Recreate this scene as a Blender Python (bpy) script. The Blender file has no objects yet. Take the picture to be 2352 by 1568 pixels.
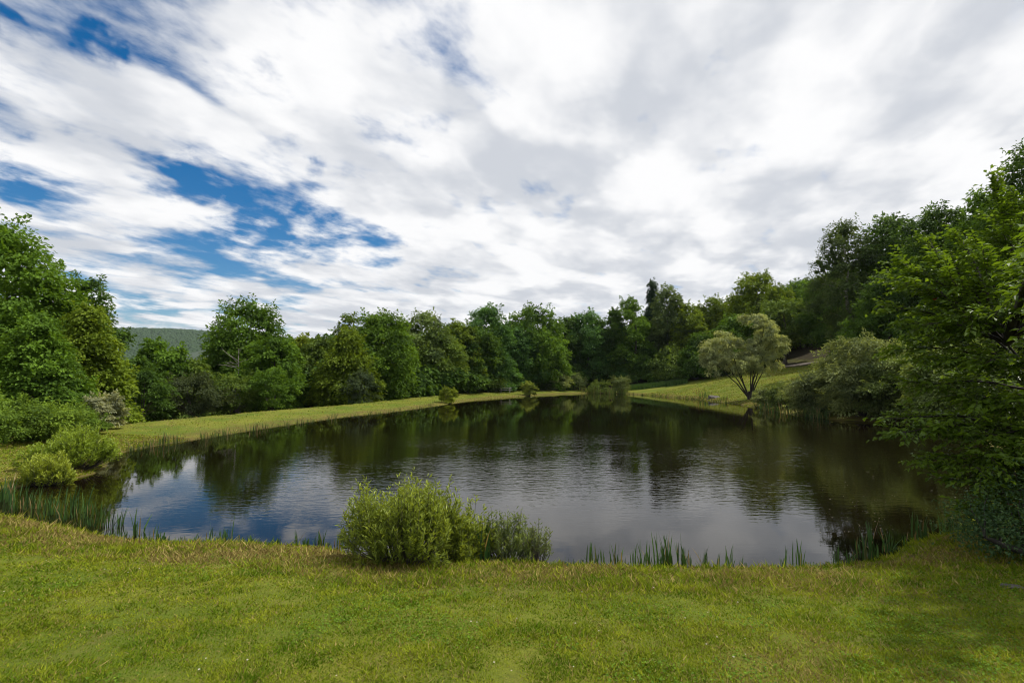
import bpy, math
import numpy as np
from mathutils import Vector

S = bpy.context.scene
COL = S.collection
rng = np.random.default_rng(7)

# ------------------------------------------------------------------ camera
CAM_H = 2.6                                   # metres above the water
PITCH = math.radians(4.18)
F = 1176.0                                    # focal length in survey units (18 mm on 36 mm)
cam_data = bpy.data.cameras.new('camera')
cam_data.lens = 18.0
cam_data.sensor_width = 36.0
cam_data.clip_start = 0.05
cam_data.clip_end = 20000
cam = bpy.data.objects.new('camera', cam_data)
cam.location = (0, 0, CAM_H)
cam.rotation_euler = (math.radians(90) + PITCH, 0, 0)
COL.objects.link(cam)
S.camera = cam

# ------------------------------------------------------------------ view
S.view_settings.view_transform = 'Standard'
S.view_settings.look = 'None'
S.view_settings.exposure = 0.0
S.view_settings.gamma = 1.0
S.view_settings.use_curve_mapping = False
S.render.engine = 'CYCLES'
S.cycles.filter_width = 1.1
S.cycles.max_bounces = 6
S.cycles.diffuse_bounces = 3
S.cycles.glossy_bounces = 3
S.cycles.transmission_bounces = 3
S.cycles.transparent_max_bounces = 6
S.cycles.caustics_reflective = False
S.cycles.caustics_refractive = False

SUN = Vector((0.50, 0.14, 0.85)).normalized()
SUN_EL = math.asin(SUN.z)
SUN_AZ = math.atan2(SUN.x, SUN.y)


def ray(px, py):
    """world direction of a surveyed bearing (units: 2352 x 1568 plate)"""
    a, b = (px - 1176) / F, (784 - py) / F
    c, s = math.cos(PITCH), math.sin(PITCH)
    return np.array([a, c - s * b, s + c * b])


def on_level(px, py, z=0.0):
    d = ray(px, py)
    t = (z - CAM_H) / d[2]
    return d[0] * t, d[1] * t


def at_depth(px, py, Y):
    d = ray(px, py)
    t = Y / d[1]
    return d[0] * t, Y, CAM_H + d[2] * t


# ------------------------------------------------------------------ node helpers
class NT:
    def __init__(self, tree):
        self.t = tree
        self.t.nodes.clear()

    def n(self, kind, **kw):
        nd = self.t.nodes.new(kind)
        for k, v in kw.items():
            setattr(nd, k, v)
        return nd

    def link(self, a, b):
        self.t.links.new(a, b)

    def val(self, sock, v):
        if hasattr(v, 'links'):
            self.link(v, sock)
        else:
            sock.default_value = v

    def math(self, op, a, b=0.0, c=None, clamp=False):
        nd = self.n('ShaderNodeMath', operation=op, use_clamp=clamp)
        self.val(nd.inputs[0], a)
        self.val(nd.inputs[1], b)
        if c is not None:
            self.val(nd.inputs[2], c)
        return nd.outputs[0]

    def vmath(self, op, a, b=(0, 0, 0), scale=None):
        nd = self.n('ShaderNodeVectorMath', operation=op)
        self.val(nd.inputs[0], a)
        self.val(nd.inputs[1], b)
        if scale is not None:
            self.val(nd.inputs['Scale'], scale)
        return nd.outputs['Value'] if op in ('DOT_PRODUCT', 'LENGTH') else nd.outputs['Vector']

    def mix(self, fac, a, b, blend='MIX'):
        nd = self.n('ShaderNodeMix', data_type='RGBA', blend_type=blend)
        self.val(nd.inputs[0], fac)
        self.val(nd.inputs[6], a)
        self.val(nd.inputs[7], b)
        return nd.outputs[2]

    def smooth(self, v, lo, hi, o0=0.0, o1=1.0, kind='SMOOTHSTEP'):
        nd = self.n('ShaderNodeMapRange', interpolation_type=kind)
        self.val(nd.inputs['Value'], v)
        for k, x in (('From Min', lo), ('From Max', hi), ('To Min', o0), ('To Max', o1)):
            self.val(nd.inputs[k], x)
        return nd.outputs['Result']

    def noise(self, vec, scale, detail=4, rough=0.5, dist=0.0, color=False, lac=2.0):
        nd = self.n('ShaderNodeTexNoise')
        if vec is not None:
            self.link(vec, nd.inputs['Vector'])
        nd.inputs['Scale'].default_value = scale
        nd.inputs['Detail'].default_value = detail
        nd.inputs['Roughness'].default_value = rough
        nd.inputs['Lacunarity'].default_value = lac
        nd.inputs['Distortion'].default_value = dist
        return nd.outputs['Color'] if color else nd.outputs['Fac']


# ------------------------------------------------------------------ world: blue sky + broken cloud deck
world = bpy.data.worlds.new('World')
S.world = world
world.use_nodes = True
W = NT(world.node_tree)
sky = W.n('ShaderNodeTexSky', sky_type='NISHITA')
sky.sun_disc = False
sky.sun_elevation = SUN_EL
sky.sun_rotation = SUN_AZ
sky.air_density = 1.0
sky.dust_density = 0.3
sky.ozone_density = 2.5
tc = W.n('ShaderNodeTexCoord')
D = W.vmath('NORMALIZE', tc.outputs['Generated'])
sep = W.n('ShaderNodeSeparateXYZ')
W.link(D, sep.inputs[0])
zc = W.math('ADD', W.math('MAXIMUM', sep.outputs['Z'], 0.0), 0.10)
u = W.math('DIVIDE', sep.outputs['X'], zc)
v = W.math('DIVIDE', sep.outputs['Y'], zc)


def plane(su, sv, sh=0.0, off=0.0):
    c = W.n('ShaderNodeCombineXYZ')
    W.link(W.math('MULTIPLY', W.math('ADD', u, W.math('MULTIPLY', v, sh)), su), c.inputs[0])
    W.link(W.math('MULTIPLY', v, sv), c.inputs[1])
    c.inputs[2].default_value = off
    return c.outputs[0]


def deck(du, dv):
    """cloud thickness, sampled a little way off for the relief of the deck"""
    def pl(su, sv, sh, off):
        c = W.n('ShaderNodeCombineXYZ')
        uu, vv = W.math('ADD', u, du), W.math('ADD', v, dv)
        W.link(W.math('MULTIPLY', W.math('ADD', uu, W.math('MULTIPLY', vv, sh)), su), c.inputs[0])
        W.link(W.math('MULTIPLY', vv, sv), c.inputs[1])
        c.inputs[2].default_value = off
        return c.outputs[0]
    cen = lambda x, k: W.math('MULTIPLY', W.math('SUBTRACT', x, 0.5), k)
    big = W.noise(pl(1.0, 0.80, -0.2, 0.0), 1.0, 2, 0.5, 0.3)
    mid = W.noise(pl(1.0, 0.78, -0.22, 3.1), 3.0, 11, 0.60, 0.1)
    fine = W.noise(pl(1.0, 0.50, -0.40, 9.7), 8.0, 6, 0.6, 0.1)
    return W.math('ADD', W.math('ADD', cen(big, 0.5), cen(mid, 1.7)), cen(fine, 0.62))


# rounded cells of the altocumulus: lumps with creases between them
warp = W.vmath('SCALE', W.vmath('SUBTRACT', W.noise(plane(1.0, 0.8, -0.2, 31.0), 2.2, 4, 0.55, 0.0, color=True), (0.5, 0.5, 0.5)), scale=0.55)
vor = W.n('ShaderNodeTexVoronoi', feature='SMOOTH_F1', voronoi_dimensions='2D')
vor.inputs['Scale'].default_value = 2.6
vor.inputs['Detail'].default_value = 2.0
vor.inputs['Roughness'].default_value = 0.5
vor.inputs['Smoothness'].default_value = 0.55
W.link(W.vmath('ADD', plane(1.0, 0.75, -0.2, 0.0), warp), vor.inputs['Vector'])
cell = W.math('SUBTRACT', 0.42, vor.outputs['Distance'])

# openings of blue: bearing of each, angular size, strength
jit = W.vmath('SCALE', W.vmath('SUBTRACT', W.noise(plane(1.0, 0.7, 0.3, 5.0), 3.4, 5, 0.6, 0.3, color=True), (0.5, 0.5, 0.5)), scale=0.16)
DJ = W.vmath('NORMALIZE', W.vmath('ADD', D, jit))
OPEN = [(150, 330, 260, .30), (560, 500, 230, .26), (880, 300, 170, .16), (200, 60, 200, .2), (300, 700, 150, .2), (205, 95, 45, .42), (255, 125, 30, .35), (10, 55, 35, .40), (60, 95, 35, .30), (170, 280, 40, .55), (240, 300, 26, .35), (70, 330, 50, .50), (20, 350, 40, .4), (110, 180, 50, .24),
        (390, 412, 40, .58), (460, 395, 34, .5), (440, 440, 36, .5), (520, 470, 42, .62), (590, 505, 50, .70), (560, 535, 34, .55), (610, 560, 44, .72), (650, 595, 36, .6), (700, 505, 36, .45), (760, 560, 44, .50), (850, 575, 50, .42),
        (710, 358, 34, .50), (800, 350, 40, .25), (860, 262, 80, .30), (930, 250, 50, .25), (30, 425, 50, .38), (140, 430, 34, .35), (270, 565, 60, .30), (390, 575, 50, .25), (30, 520, 50, .28), (180, 510, 60, .2),
        (1010, 275, 60, .22), (1060, 290, 50, .18), (1640, 130, 26, .25), (1720, 60, 20, .25), (1500, 290, 50, .18), (300, 725, 40, .42), (370, 735, 40, .4), (640, 140, 40, .28), (430, 90, 60, .2)]
SHRINK = 1.1
hole = None
for px, py, r, s in OPEN:
    d = ray(px, py)
    d = d / np.linalg.norm(d)
    c2 = 1.0 / (1.0 + ((px - 1176) / F) ** 2 + ((py - 784) / F) ** 2)
    sg = r / F * c2 ** 0.75 * SHRINK
    e = W.math('EXPONENT', W.math('DIVIDE', W.math('SUBTRACT', W.vmath('DOT_PRODUCT', DJ, tuple(d)), 1.0), sg * sg))
    e = W.math('MULTIPLY', e, min(s * 1.25, 0.52))
    hole = e if hole is None else W.math('SMOOTH_MAX', hole, e, 0.12)
d0 = deck(0.0, 0.0)
dens = W.math('SUBTRACT', W.math('ADD', W.math('ADD', d0, W.smooth(sep.outputs['Z'], 0.0, 0.32, 0.94, 0.77)), W.math('MULTIPLY', cell, 0.55)), hole)
for px, py, r, s in [(2250, 340, 150, .3), (1900, 250, 420, .28), (1350, 420, 320, .22), (420, 300, 120, .16), (900, 470, 120, .25), (1250, 60, 260, .16), (600, 230, 130, .15), (470, 500, 45, .22), (690, 540, 40, .2), (300, 470, 60, .12)]:   # unbroken parts of the deck
    d = ray(px, py)
    d = d / np.linalg.norm(d)
    sg = r / F * 0.8
    e = W.math('EXPONENT', W.math('DIVIDE', W.math('SUBTRACT', W.vmath('DOT_PRODUCT', DJ, tuple(d)), 1.0), sg * sg))
    dens = W.math('MULTIPLY_ADD', e, s, dens)
cover = W.smooth(dens, 0.02, 0.62)
# relief of the deck: soft grey bellies and bright crests
belly = W.noise(plane(1.0, 0.9, -0.1, 27.0), 1.15, 3, 0.5, 0.3)
lump = W.noise(plane(1.0, 0.75, -0.2, 19.0), 3.0, 5, 0.5, 0.25)
shade = W.math('MULTIPLY', W.math('SUBTRACT', belly, 0.5), 1.7)
shade = W.math('SUBTRACT', shade, W.math('MULTIPLY', d0, 0.45))          # thick cloud is duller underneath
shade = W.math('ADD', shade, W.math('MULTIPLY', W.math('SUBTRACT', lump, 0.5), 0.7))
shade = W.math('ADD', shade, W.math('MULTIPLY', cell, 0.75))
grey = W.smooth(shade, -0.66, 0.16)
cloud_col = W.mix(grey, (6.3, 6.6, 7.15, 1), (10.0, 10.0, 10.05, 1))
hs = W.n('ShaderNodeHueSaturation')
hs.inputs['Saturation'].default_value = 1.5
hs.inputs['Value'].default_value = 1.0
W.link(sky.outputs[0], hs.inputs['Color'])
colr = W.mix(cover, hs.outputs[0], cloud_col)
bg = W.n('ShaderNodeBackground')
bg.inputs['Strength'].default_value = 0.1
W.link(colr, bg.inputs['Color'])
wo = W.n('ShaderNodeOutputWorld')
W.link(bg.outputs[0], wo.inputs['Surface'])

# ------------------------------------------------------------------ sun
sl = bpy.data.lights.new('sun', 'SUN')
sl.energy = 4.6
sl.angle = math.radians(2.0)
sl.color = (1.0, 0.95, 0.86)
so = bpy.data.objects.new('sun', sl)
so.rotation_euler = SUN.to_track_quat('Z', 'Y').to_euler()
so.location = (30, 10, 60)
COL.objects.link(so)


# ------------------------------------------------------------------ mesh helpers
def mesh_np(name, V, Fq, tone=None, smooth=False):
    V = np.ascontiguousarray(V, dtype=np.float32)
    Fq = np.ascontiguousarray(Fq, dtype=np.int32)
    k = Fq.shape[1]
    me = bpy.data.meshes.new(name)
    me.vertices.add(len(V))
    me.vertices.foreach_set('co', V.ravel())
    me.loops.add(Fq.size)
    me.loops.foreach_set('vertex_index', Fq.ravel())
    me.polygons.add(len(Fq))
    me.polygons.foreach_set('loop_start', np.arange(0, Fq.size, k, dtype=np.int32))
    me.polygons.foreach_set('use_smooth', np.full(len(Fq), smooth, dtype=bool))
    me.update(calc_edges=True)
    if tone is not None:
        at = me.attributes.new('tone', 'FLOAT', 'POINT')
        at.data.foreach_set('value', np.ascontiguousarray(tone, dtype=np.float32))
    return me


def link(name, me, mat=None, parent=None, loc=None, color=None):
    o = bpy.data.objects.new(name, me)
    COL.objects.link(o)
    if mat is not None and me is not None:
        if not me.materials:
            me.materials.append(mat)
    if parent is not None:
        o.parent = parent
    if loc is not None:
        o.location = loc
    if color is not None:
        o.color = tuple(color) + (1.0,)
    return o


def tag(o, label=None, cat=None, group=None, kind=None):
    for k, val in (('label', label), ('category', cat), ('group', group), ('kind', kind)):
        if val:
            o[k] = val
    return o


class Geo:
    """collects quads"""
    def __init__(self):
        self.V, self.F, self.T, self.n = [], [], [], 0

    def add(self, V, Fq, tone=0.5):
        V = np.asarray(V, float).reshape(-1, 3)
        self.V.append(V)
        self.F.append(np.asarray(Fq, int) + self.n)
        self.T.append(np.broadcast_to(np.asarray(tone, float), (len(V),)))
        self.n += len(V)

    def tube(self, pts, rad, sides=6, tone=0.5):
        pts = np.asarray(pts, float)
        m = len(pts)
        rad = np.broadcast_to(np.asarray(rad, float), (m,))
        tg = np.gradient(pts, axis=0)
        tg /= np.linalg.norm(tg, axis=1)[:, None] + 1e-9
        ref = np.array([0.31, 0.95, 0.1]) if abs(tg[0][2]) > 0.6 else np.array([0.0, 0.1, 1.0])
        a = np.cross(tg, ref)
        a /= np.linalg.norm(a, axis=1)[:, None] + 1e-9
        b = np.cross(tg, a)
        ang = np.linspace(0, 2 * np.pi, sides, endpoint=False)
        V = pts[:, None] + rad[:, None, None] * (np.cos(ang)[None, :, None] * a[:, None] + np.sin(ang)[None, :, None] * b[:, None])
        i = np.arange(m - 1)[:, None] * sides
        j = np.arange(sides)[None]
        j2 = (j + 1) % sides
        Q = np.stack([i + j, i + j2, i + sides + j2, i + sides + j], -1).reshape(-1, 4)
        self.add(V.reshape(-1, 3), Q, tone)

    def box(self, c, s, rot=None, tone=0.5):
        c, s = np.asarray(c, float), np.asarray(s, float) / 2
        V = np.array([[x, y, z] for x in (-1, 1) for y in (-1, 1) for z in (-1, 1)], float) * s
        if rot is not None:
            V = V @ np.asarray(rot).T
        self.add(V + c, [[0, 1, 3, 2], [4, 6, 7, 5], [0, 4, 5, 1], [2, 3, 7, 6], [0, 2, 6, 4], [1, 5, 7, 3]], tone)

    def leaves(self, C, A, N, L, Wd, tone, fold=0.18, curl=0.15):
        n = len(C)
        A = A / (np.linalg.norm(A, axis=1)[:, None] + 1e-9)
        Sd = np.cross(N, A)
        Sd /= np.linalg.norm(Sd, axis=1)[:, None] + 1e-9
        N = np.cross(A, Sd)
        L = np.broadcast_to(np.asarray(L, float), (n,))[:, None]
        Wd = np.broadcast_to(np.asarray(Wd, float), (n,))[:, None]
        mid_ = C + A * L * 0.48
        V = np.stack([C, mid_ + Sd * Wd / 2 + N * Wd * fold, C + A * L - N * L * curl, mid_ - Sd * Wd / 2 + N * Wd * fold], 1)
        Q = np.arange(4 * n).reshape(n, 4)
        self.add(V.reshape(-1, 3), Q, np.repeat(np.broadcast_to(np.asarray(tone, float), (n,)), 4))

    def mesh(self, name, smooth=False):
        return mesh_np(name, np.concatenate(self.V), np.concatenate(self.F), np.concatenate(self.T), smooth)


def unit(v):
    return v / (np.linalg.norm(v, axis=-1, keepdims=True) + 1e-9)


# ------------------------------------------------------------------ materials
def material(name):
    m = bpy.data.materials.new(name)
    m.use_nodes = True
    return m, NT(m.node_tree)


def leaf_material(name, trans=0.34, rough=0.6, spec=0.12, spread=(0.58, 1.68), hot=None):
    """leaf colour comes from each plant's own object colour; every leaf varies a little"""
    m, t = material(name)
    oi = t.n('ShaderNodeObjectInfo')
    at = t.n('ShaderNodeAttribute', attribute_name='tone')
    tone = at.outputs['Fac']
    k = t.smooth(tone, 0.0, 1.0, spread[0], spread[1], 'LINEAR')
    sc = t.n('ShaderNodeCombineXYZ')
    t.link(t.math('POWER', k, 1.15), sc.inputs[0])
    t.link(k, sc.inputs[1])
    t.link(t.math('POWER', k, 0.8), sc.inputs[2])
    col = t.mix(1.0, oi.outputs['Color'], sc.outputs[0], 'MULTIPLY')
    if hot:
        col = t.mix(t.math('GREATER_THAN', tone, 1.5), col, hot)
    p = t.n('ShaderNodeBsdfPrincipled')
    p.inputs['Roughness'].default_value = rough
    p.inputs['Specular IOR Level'].default_value = spec
    t.link(col, p.inputs['Base Color'])
    tr = t.n('ShaderNodeBsdfTranslucent')
    t.link(t.mix(1.0, col, (1.35, 1.25, 0.5, 1), 'MULTIPLY'), tr.inputs['Color'])
    mx = t.n('ShaderNodeMixShader')
    mx.inputs[0].default_value = trans
    t.link(p.outputs[0], mx.inputs[1])
    t.link(tr.outputs[0], mx.inputs[2])
    out = t.n('ShaderNodeOutputMaterial')
    t.link(mx.outputs[0], out.inputs['Surface'])
    return m


def bark_material(name, c1, c2, scale=6.0):
    m, t = material(name)
    tx = t.n('ShaderNodeTexCoord')
    mp = t.n('ShaderNodeMapping')
    mp.inputs['Scale'].default_value = (1, 1, 0.25)
    t.link(tx.outputs['Object'], mp.inputs[0])
    nz = t.noise(mp.outputs[0], scale, 6, 0.65)
    p = t.n('ShaderNodeBsdfPrincipled')
    p.inputs['Roughness'].default_value = 0.9
    t.link(t.mix(t.smooth(nz, 0.35, 0.65), c1, c2), p.inputs['Base Color'])
    b = t.n('ShaderNodeBump')
    b.inputs['Strength'].default_value = 0.6
    b.inputs['Distance'].default_value = 0.03
    t.link(nz, b.inputs['Height'])
    t.link(b.outputs[0], p.inputs['Normal'])
    out = t.n('ShaderNodeOutputMaterial')
    t.link(p.outputs[0], out.inputs['Surface'])
    return m


M_LEAF = leaf_material('leaf')
M_LEAF_GLOSSY = leaf_material('leaf_glossy', 0.42, 0.42, 0.35, (0.5, 1.55), (0.45, 0.03, 0.015, 1))
M_WILLOW = leaf_material('leaf_willow', 0.3, 0.5, 0.3, (0.5, 1.6))
M_REED = leaf_material('reed_blade', 0.25, 0.5, 0.3, (0.4, 1.5), (0.28, 0.20, 0.09, 1))
M_BARK = bark_material('bark', (0.045, 0.036, 0.028, 1), (0.13, 0.11, 0.09, 1))
M_DARKBARK = bark_material('bark_dark', (0.02, 0.016, 0.013, 1), (0.06, 0.05, 0.04, 1))
M_PALEBARK = bark_material('bark_pale', (0.16, 0.14, 0.11, 1), (0.34, 0.31, 0.26, 1))

# ------------------------------------------------------------------ pond outline
SHORE_PX = [(-260, 1150), (-120, 1175), (0, 1186), (120, 1206), (240, 1232), (340, 1246), (450, 1250), (600, 1252), (730, 1258), (800, 1272),
            (900, 1290), (1010, 1294), (1130, 1292), (1270, 1300), (1430, 1303), (1600, 1306), (1760, 1307), (1880, 1305),
            (1990, 1290), (2050, 1275), (2090, 1245), (2160, 1232), (2230, 1205), (2290, 1150), (2330, 1100), (2310, 1050),
            (2240, 1010), (2150, 985), (2050, 972), (1930, 965), (1830, 953), (1745, 938), (1690, 928), (1610, 918), (1530, 911),
            (1440, 905), (1370, 903), (1290, 905), (1200, 910), (1110, 917), (1030, 928), (930, 942), (820, 954),
            (700, 970), (580, 988), (470, 1006), (360, 1024), (290, 1038), (255, 1058), (235, 1082), (170, 1100), (90, 1112),
            (20, 1122), (-80, 1124), (-190, 1126)]
_p = np.array([on_level(x, y) for x, y in SHORE_PX])


def catmull(P, k=6):
    out = []
    n = len(P)
    for i in range(n):
        a, b, c, d = P[i - 1], P[i], P[(i + 1) % n], P[(i + 2) % n]
        for t in np.linspace(0, 1, k, endpoint=False):
            out.append(0.5 * ((2 * b) + (c - a) * t + (2 * a - 5 * b + 4 * c - d) * t * t + (3 * b - a - 3 * c + d) * t ** 3))
    return np.array(out)


POND = catmull(_p)


def signed_dist(x, y):
    """metres to the shoreline, negative over the water"""
    x, y = np.asarray(x, float).ravel(), np.asarray(y, float).ravel()
    A, B = POND, np.roll(POND, -1, 0)
    best = np.full(len(x), 1e9)
    inside = np.zeros(len(x), bool)
    for a, b in zip(A, B):
        e = b - a
        t = np.clip(((x - a[0]) * e[0] + (y - a[1]) * e[1]) / (e @ e + 1e-9), 0, 1)
        best = np.minimum(best, (x - a[0] - t * e[0]) ** 2 + (y - a[1] - t * e[1]) ** 2)
        c = ((a[1] > y) != (b[1] > y))
        xi = a[0] + (y - a[1]) / (e[1] if abs(e[1]) > 1e-9 else 1e-9) * e[0]
        inside ^= c & (x < xi)
    d = np.sqrt(best)
    return np.where(inside, -d, d)


def sstep(x, a, b):
    t = np.clip((x - a) / (b - a), 0, 1)
    return t * t * (3 - 2 * t)


def vnoise(x, y, f, seed=0):
    """cheap smooth value noise"""
    r = np.random.default_rng(1000 + seed)
    tab = r.random((64, 64))
    X, Y = np.asarray(x) * f, np.asarray(y) * f
    i, j = np.floor(X).astype(int), np.floor(Y).astype(int)
    fx, fy = X - i, Y - j
    fx, fy = fx * fx * (3 - 2 * fx), fy * fy * (3 - 2 * fy)
    g = lambda a, b: tab[a % 64, b % 64]
    return (g(i, j) * (1 - fx) + g(i + 1, j) * fx) * (1 - fy) + (g(i, j + 1) * (1 - fx) + g(i + 1, j + 1) * fx) * fy


def ground(x, y, sd=None):
    x, y = np.asarray(x, float).ravel(), np.asarray(y, float).ravel()
    if sd is None:
        sd = signed_dist(x, y)
    s = np.maximum(sd, 0)
    lip = 0.10 * (1 - np.exp(-s / 0.22))
    near = lip + 0.115 * np.minimum(s, 9) + 0.02 * np.maximum(s - 9, 0).clip(0, 60)
    fall = sstep(x, 6, -10)
    dam = lip * .8 + (0.060 + 0.055 * sstep(y, 45, 72)) * np.minimum(s, 4.6) - fall * 0.28 * np.clip(s - 6.0, 0, 8) + (1 - fall) * 0.03 * np.clip(s - 5, 0, 20)
    slope = 0.10 + 0.095 * sstep(x, 8, 26)
    right = lip + slope * np.minimum(s, 70) * (0.75 + 0.25 * sstep(s, 0, 12)) + 0.10 * np.clip(s - 27, 0, 50)
    wn = sstep(y, 13.0, 9.0)
    wr = sstep(x, 7, 19) * sstep(y, 8, 16)
    z = near * wn + (1 - wn) * (right * wr + dam * (1 - wr))
    far = sstep(np.hypot(x, y), 170, 420)
    z = z * (1 - far) - 6.0 * far
    z = z + np.where(sd > 0.3, (vnoise(x, y, 0.9) - 0.5) * 0.06 + (vnoise(x, y, 2.7, 3) - 0.5) * 0.03, 0)
    return np.where(sd > 0, z, np.maximum(-0.30 * -sd, -1.8) - 0.02)


def gz(x, y):
    return float(ground([x], [y])[0])


# ------------------------------------------------------------------ ground sheet (graded rings round the viewpoint, out to the horizon)
def build_lawn():
    r = [0.6]
    while r[-1] < 9000:
        r.append(r[-1] * (1.02 if r[-1] < 130 else 1.12))
    r = np.array(r)
    front = np.linspace(-62, 62, 270)
    back = np.linspace(62, 298, 70)[1:-1]
    ang = np.radians(np.concatenate([front, back]))
    X = r[:, None] * np.sin(ang)[None]
    Y = r[:, None] * np.cos(ang)[None]
    m, k = X.shape
    sd = signed_dist(X, Y)
    Z = ground(X, Y, sd)
    V = np.stack([X.ravel(), Y.ravel(), Z], 1)
    V = np.vstack([V, [[0, 0, gz(0, 0)]]])
    i = np.arange(m - 1)[:, None] * k
    j = np.arange(k)[None]
    j2 = (j + 1) % k
    Q = np.stack([i + j, i + k + j, i + k + j2, i + j2], -1).reshape(-1, 4)
    x, y = V[:, 0], V[:, 1]
    sdv = np.append(sd, signed_dist([0], [0]))
    me = mesh_np('lawn', V, Q, np.clip(sdv, -5, 50), True)
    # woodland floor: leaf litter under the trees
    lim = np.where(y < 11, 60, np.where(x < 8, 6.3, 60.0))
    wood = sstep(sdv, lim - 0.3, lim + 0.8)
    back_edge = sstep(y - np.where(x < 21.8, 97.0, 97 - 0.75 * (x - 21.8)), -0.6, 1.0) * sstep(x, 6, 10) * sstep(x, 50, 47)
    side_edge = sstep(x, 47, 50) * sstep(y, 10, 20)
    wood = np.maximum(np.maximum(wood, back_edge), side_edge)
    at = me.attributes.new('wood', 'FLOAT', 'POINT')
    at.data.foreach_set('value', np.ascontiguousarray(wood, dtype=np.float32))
    return me


m_lawn, t = material('lawn')
geo = t.n('ShaderNodeNewGeometry')
pos = geo.outputs['Position']
sda = t.n('ShaderNodeAttribute', attribute_name='tone').outputs['Fac']
wda = t.n('ShaderNodeAttribute', attribute_name='wood').outputs['Fac']
n1 = t.noise(pos, 0.35, 5, 0.6)
n2 = t.noise(pos, 1.7, 5, 0.65)
n3 = t.noise(pos, 22.0, 5, 0.7)
grass_c = t.mix(t.smooth(n1, 0.35, 0.65), (0.105, 0.150, 0.013, 1), (0.190, 0.198, 0.026, 1))
grass_c = t.mix(t.math('MULTIPLY', t.smooth(n2, 0.52, 0.72), 0.6), grass_c, (0.17, 0.135, 0.045, 1))
rim = t.math('MULTIPLY', t.smooth(sda, 1.9, 0.5), t.smooth(n2, 0.30, 0.55))
grass_c = t.mix(t.math('MULTIPLY', rim, 0.75), grass_c, (0.13, 0.088, 0.032, 1))
grass_c = t.mix(t.smooth(n3, 0.3, 0.75, 0.0, 0.5), grass_c, (0.045, 0.05, 0.012, 1))
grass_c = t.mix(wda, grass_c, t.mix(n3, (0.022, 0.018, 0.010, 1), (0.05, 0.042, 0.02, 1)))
mud = t.smooth(sda, 0.10, -0.05)
grass_c = t.mix(mud, grass_c, (0.035, 0.026, 0.014, 1))
p = t.n('ShaderNodeBsdfPrincipled')
p.inputs['Roughness'].default_value = 0.95
p.inputs['Specular IOR Level'].default_value = 0.1
t.link(grass_c, p.inputs['Base Color'])
b = t.n('ShaderNodeBump')
b.inputs['Strength'].default_value = 0.8
b.inputs['Distance'].default_value = 0.04
t.link(t.noise(pos, 14.0, 6, 0.75), b.inputs['Height'])
t.link(b.outputs[0], p.inputs['Normal'])
t.link(p.outputs[0], t.n('ShaderNodeOutputMaterial').inputs['Surface'])

lawn = link('ground', build_lawn(), m_lawn)
tag(lawn, kind='structure')

# ------------------------------------------------------------------ water
m_water, t = material('pond_water')
pos = t.n('ShaderNodeNewGeometry').outputs['Position']
sp = t.n('ShaderNodeSeparateXYZ')
t.link(pos, sp.inputs[0])
mp = t.n('ShaderNodeMapping')
mp.inputs['Rotation'].default_value = (0, 0, math.radians(12))
mp.inputs['Scale'].default_value = (0.6, 1.3, 1)
t.link(pos, mp.inputs[0])
rip = t.noise(mp.outputs[0], 4.2, 2, 0.5, 0.7)
rip2 = t.noise(mp.outputs[0], 9.0, 2, 0.5, 0.2)
swell = t.noise(mp.outputs[0], 0.9, 2, 0.5, 0.2)
# a breeze roughens the middle of the pond; the sheltered corners stay smooth
breeze = t.math('MULTIPLY', t.math('MULTIPLY', t.smooth(sp.outputs['Y'], 8.5, 13.5), t.smooth(sp.outputs['Y'], 31.0, 20.0, 0.04, 1.0)), t.smooth(sp.outputs['X'], -11.0, -3.0))
breeze = t.math('MULTIPLY', breeze, t.smooth(t.noise(pos, 0.12, 3, 0.55), 0.34, 0.58, 0.25, 1.0))
hgt = t.math('ADD', t.math('MULTIPLY', rip, 0.8), t.math('MULTIPLY', rip2, 0.35))
hgt = t.math('MULTIPLY', hgt, t.smooth(breeze, 0.0, 1.0, 0.035, 1.0, 'LINEAR'))
hgt = t.math('ADD', hgt, t.math('MULTIPLY', swell, 0.10))
b = t.n('ShaderNodeBump')
b.inputs['Strength'].default_value = 1.0
b.inputs['Distance'].default_value = 0.012
t.link(hgt, b.inputs['Height'])
p = t.n('ShaderNodeBsdfPrincipled')
p.inputs['Base Color'].default_value = (0.0060, 0.0042, 0.0015, 1)
p.inputs['Roughness'].default_value = 0.02
p.inputs['IOR'].default_value = 1.333
t.link(b.outputs[0], p.inputs['Normal'])
t.link(p.outputs[0], t.n('ShaderNodeOutputMaterial').inputs['Surface'])


def build_water():
    # one flat sheet of half-metre cells reaching a little way under the banks
    lo, hi = POND.min(0) - 1, POND.max(0) + 1
    xs_, ys_ = np.arange(lo[0], hi[0], .45), np.arange(lo[1], hi[1], .45)
    X, Y = np.meshgrid(xs_, ys_)
    inside = (signed_dist(X, Y) < .42).reshape(X.shape)
    m, k = X.shape
    i, j = np.nonzero(inside[:-1, :-1] | inside[1:, 1:] | inside[1:, :-1] | inside[:-1, 1:])
    Q = np.stack([i * k + j, i * k + j + 1, (i + 1) * k + j + 1, (i + 1) * k + j], 1)
    used, inv = np.unique(Q, return_inverse=True)
    V = np.stack([X.ravel(), Y.ravel(), np.zeros(X.size)], 1)[used]
    return mesh_np('water', V, inv.reshape(Q.shape), None, True)


water = link('water', build_water(), m_water)
tag(water, kind='structure')

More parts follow.
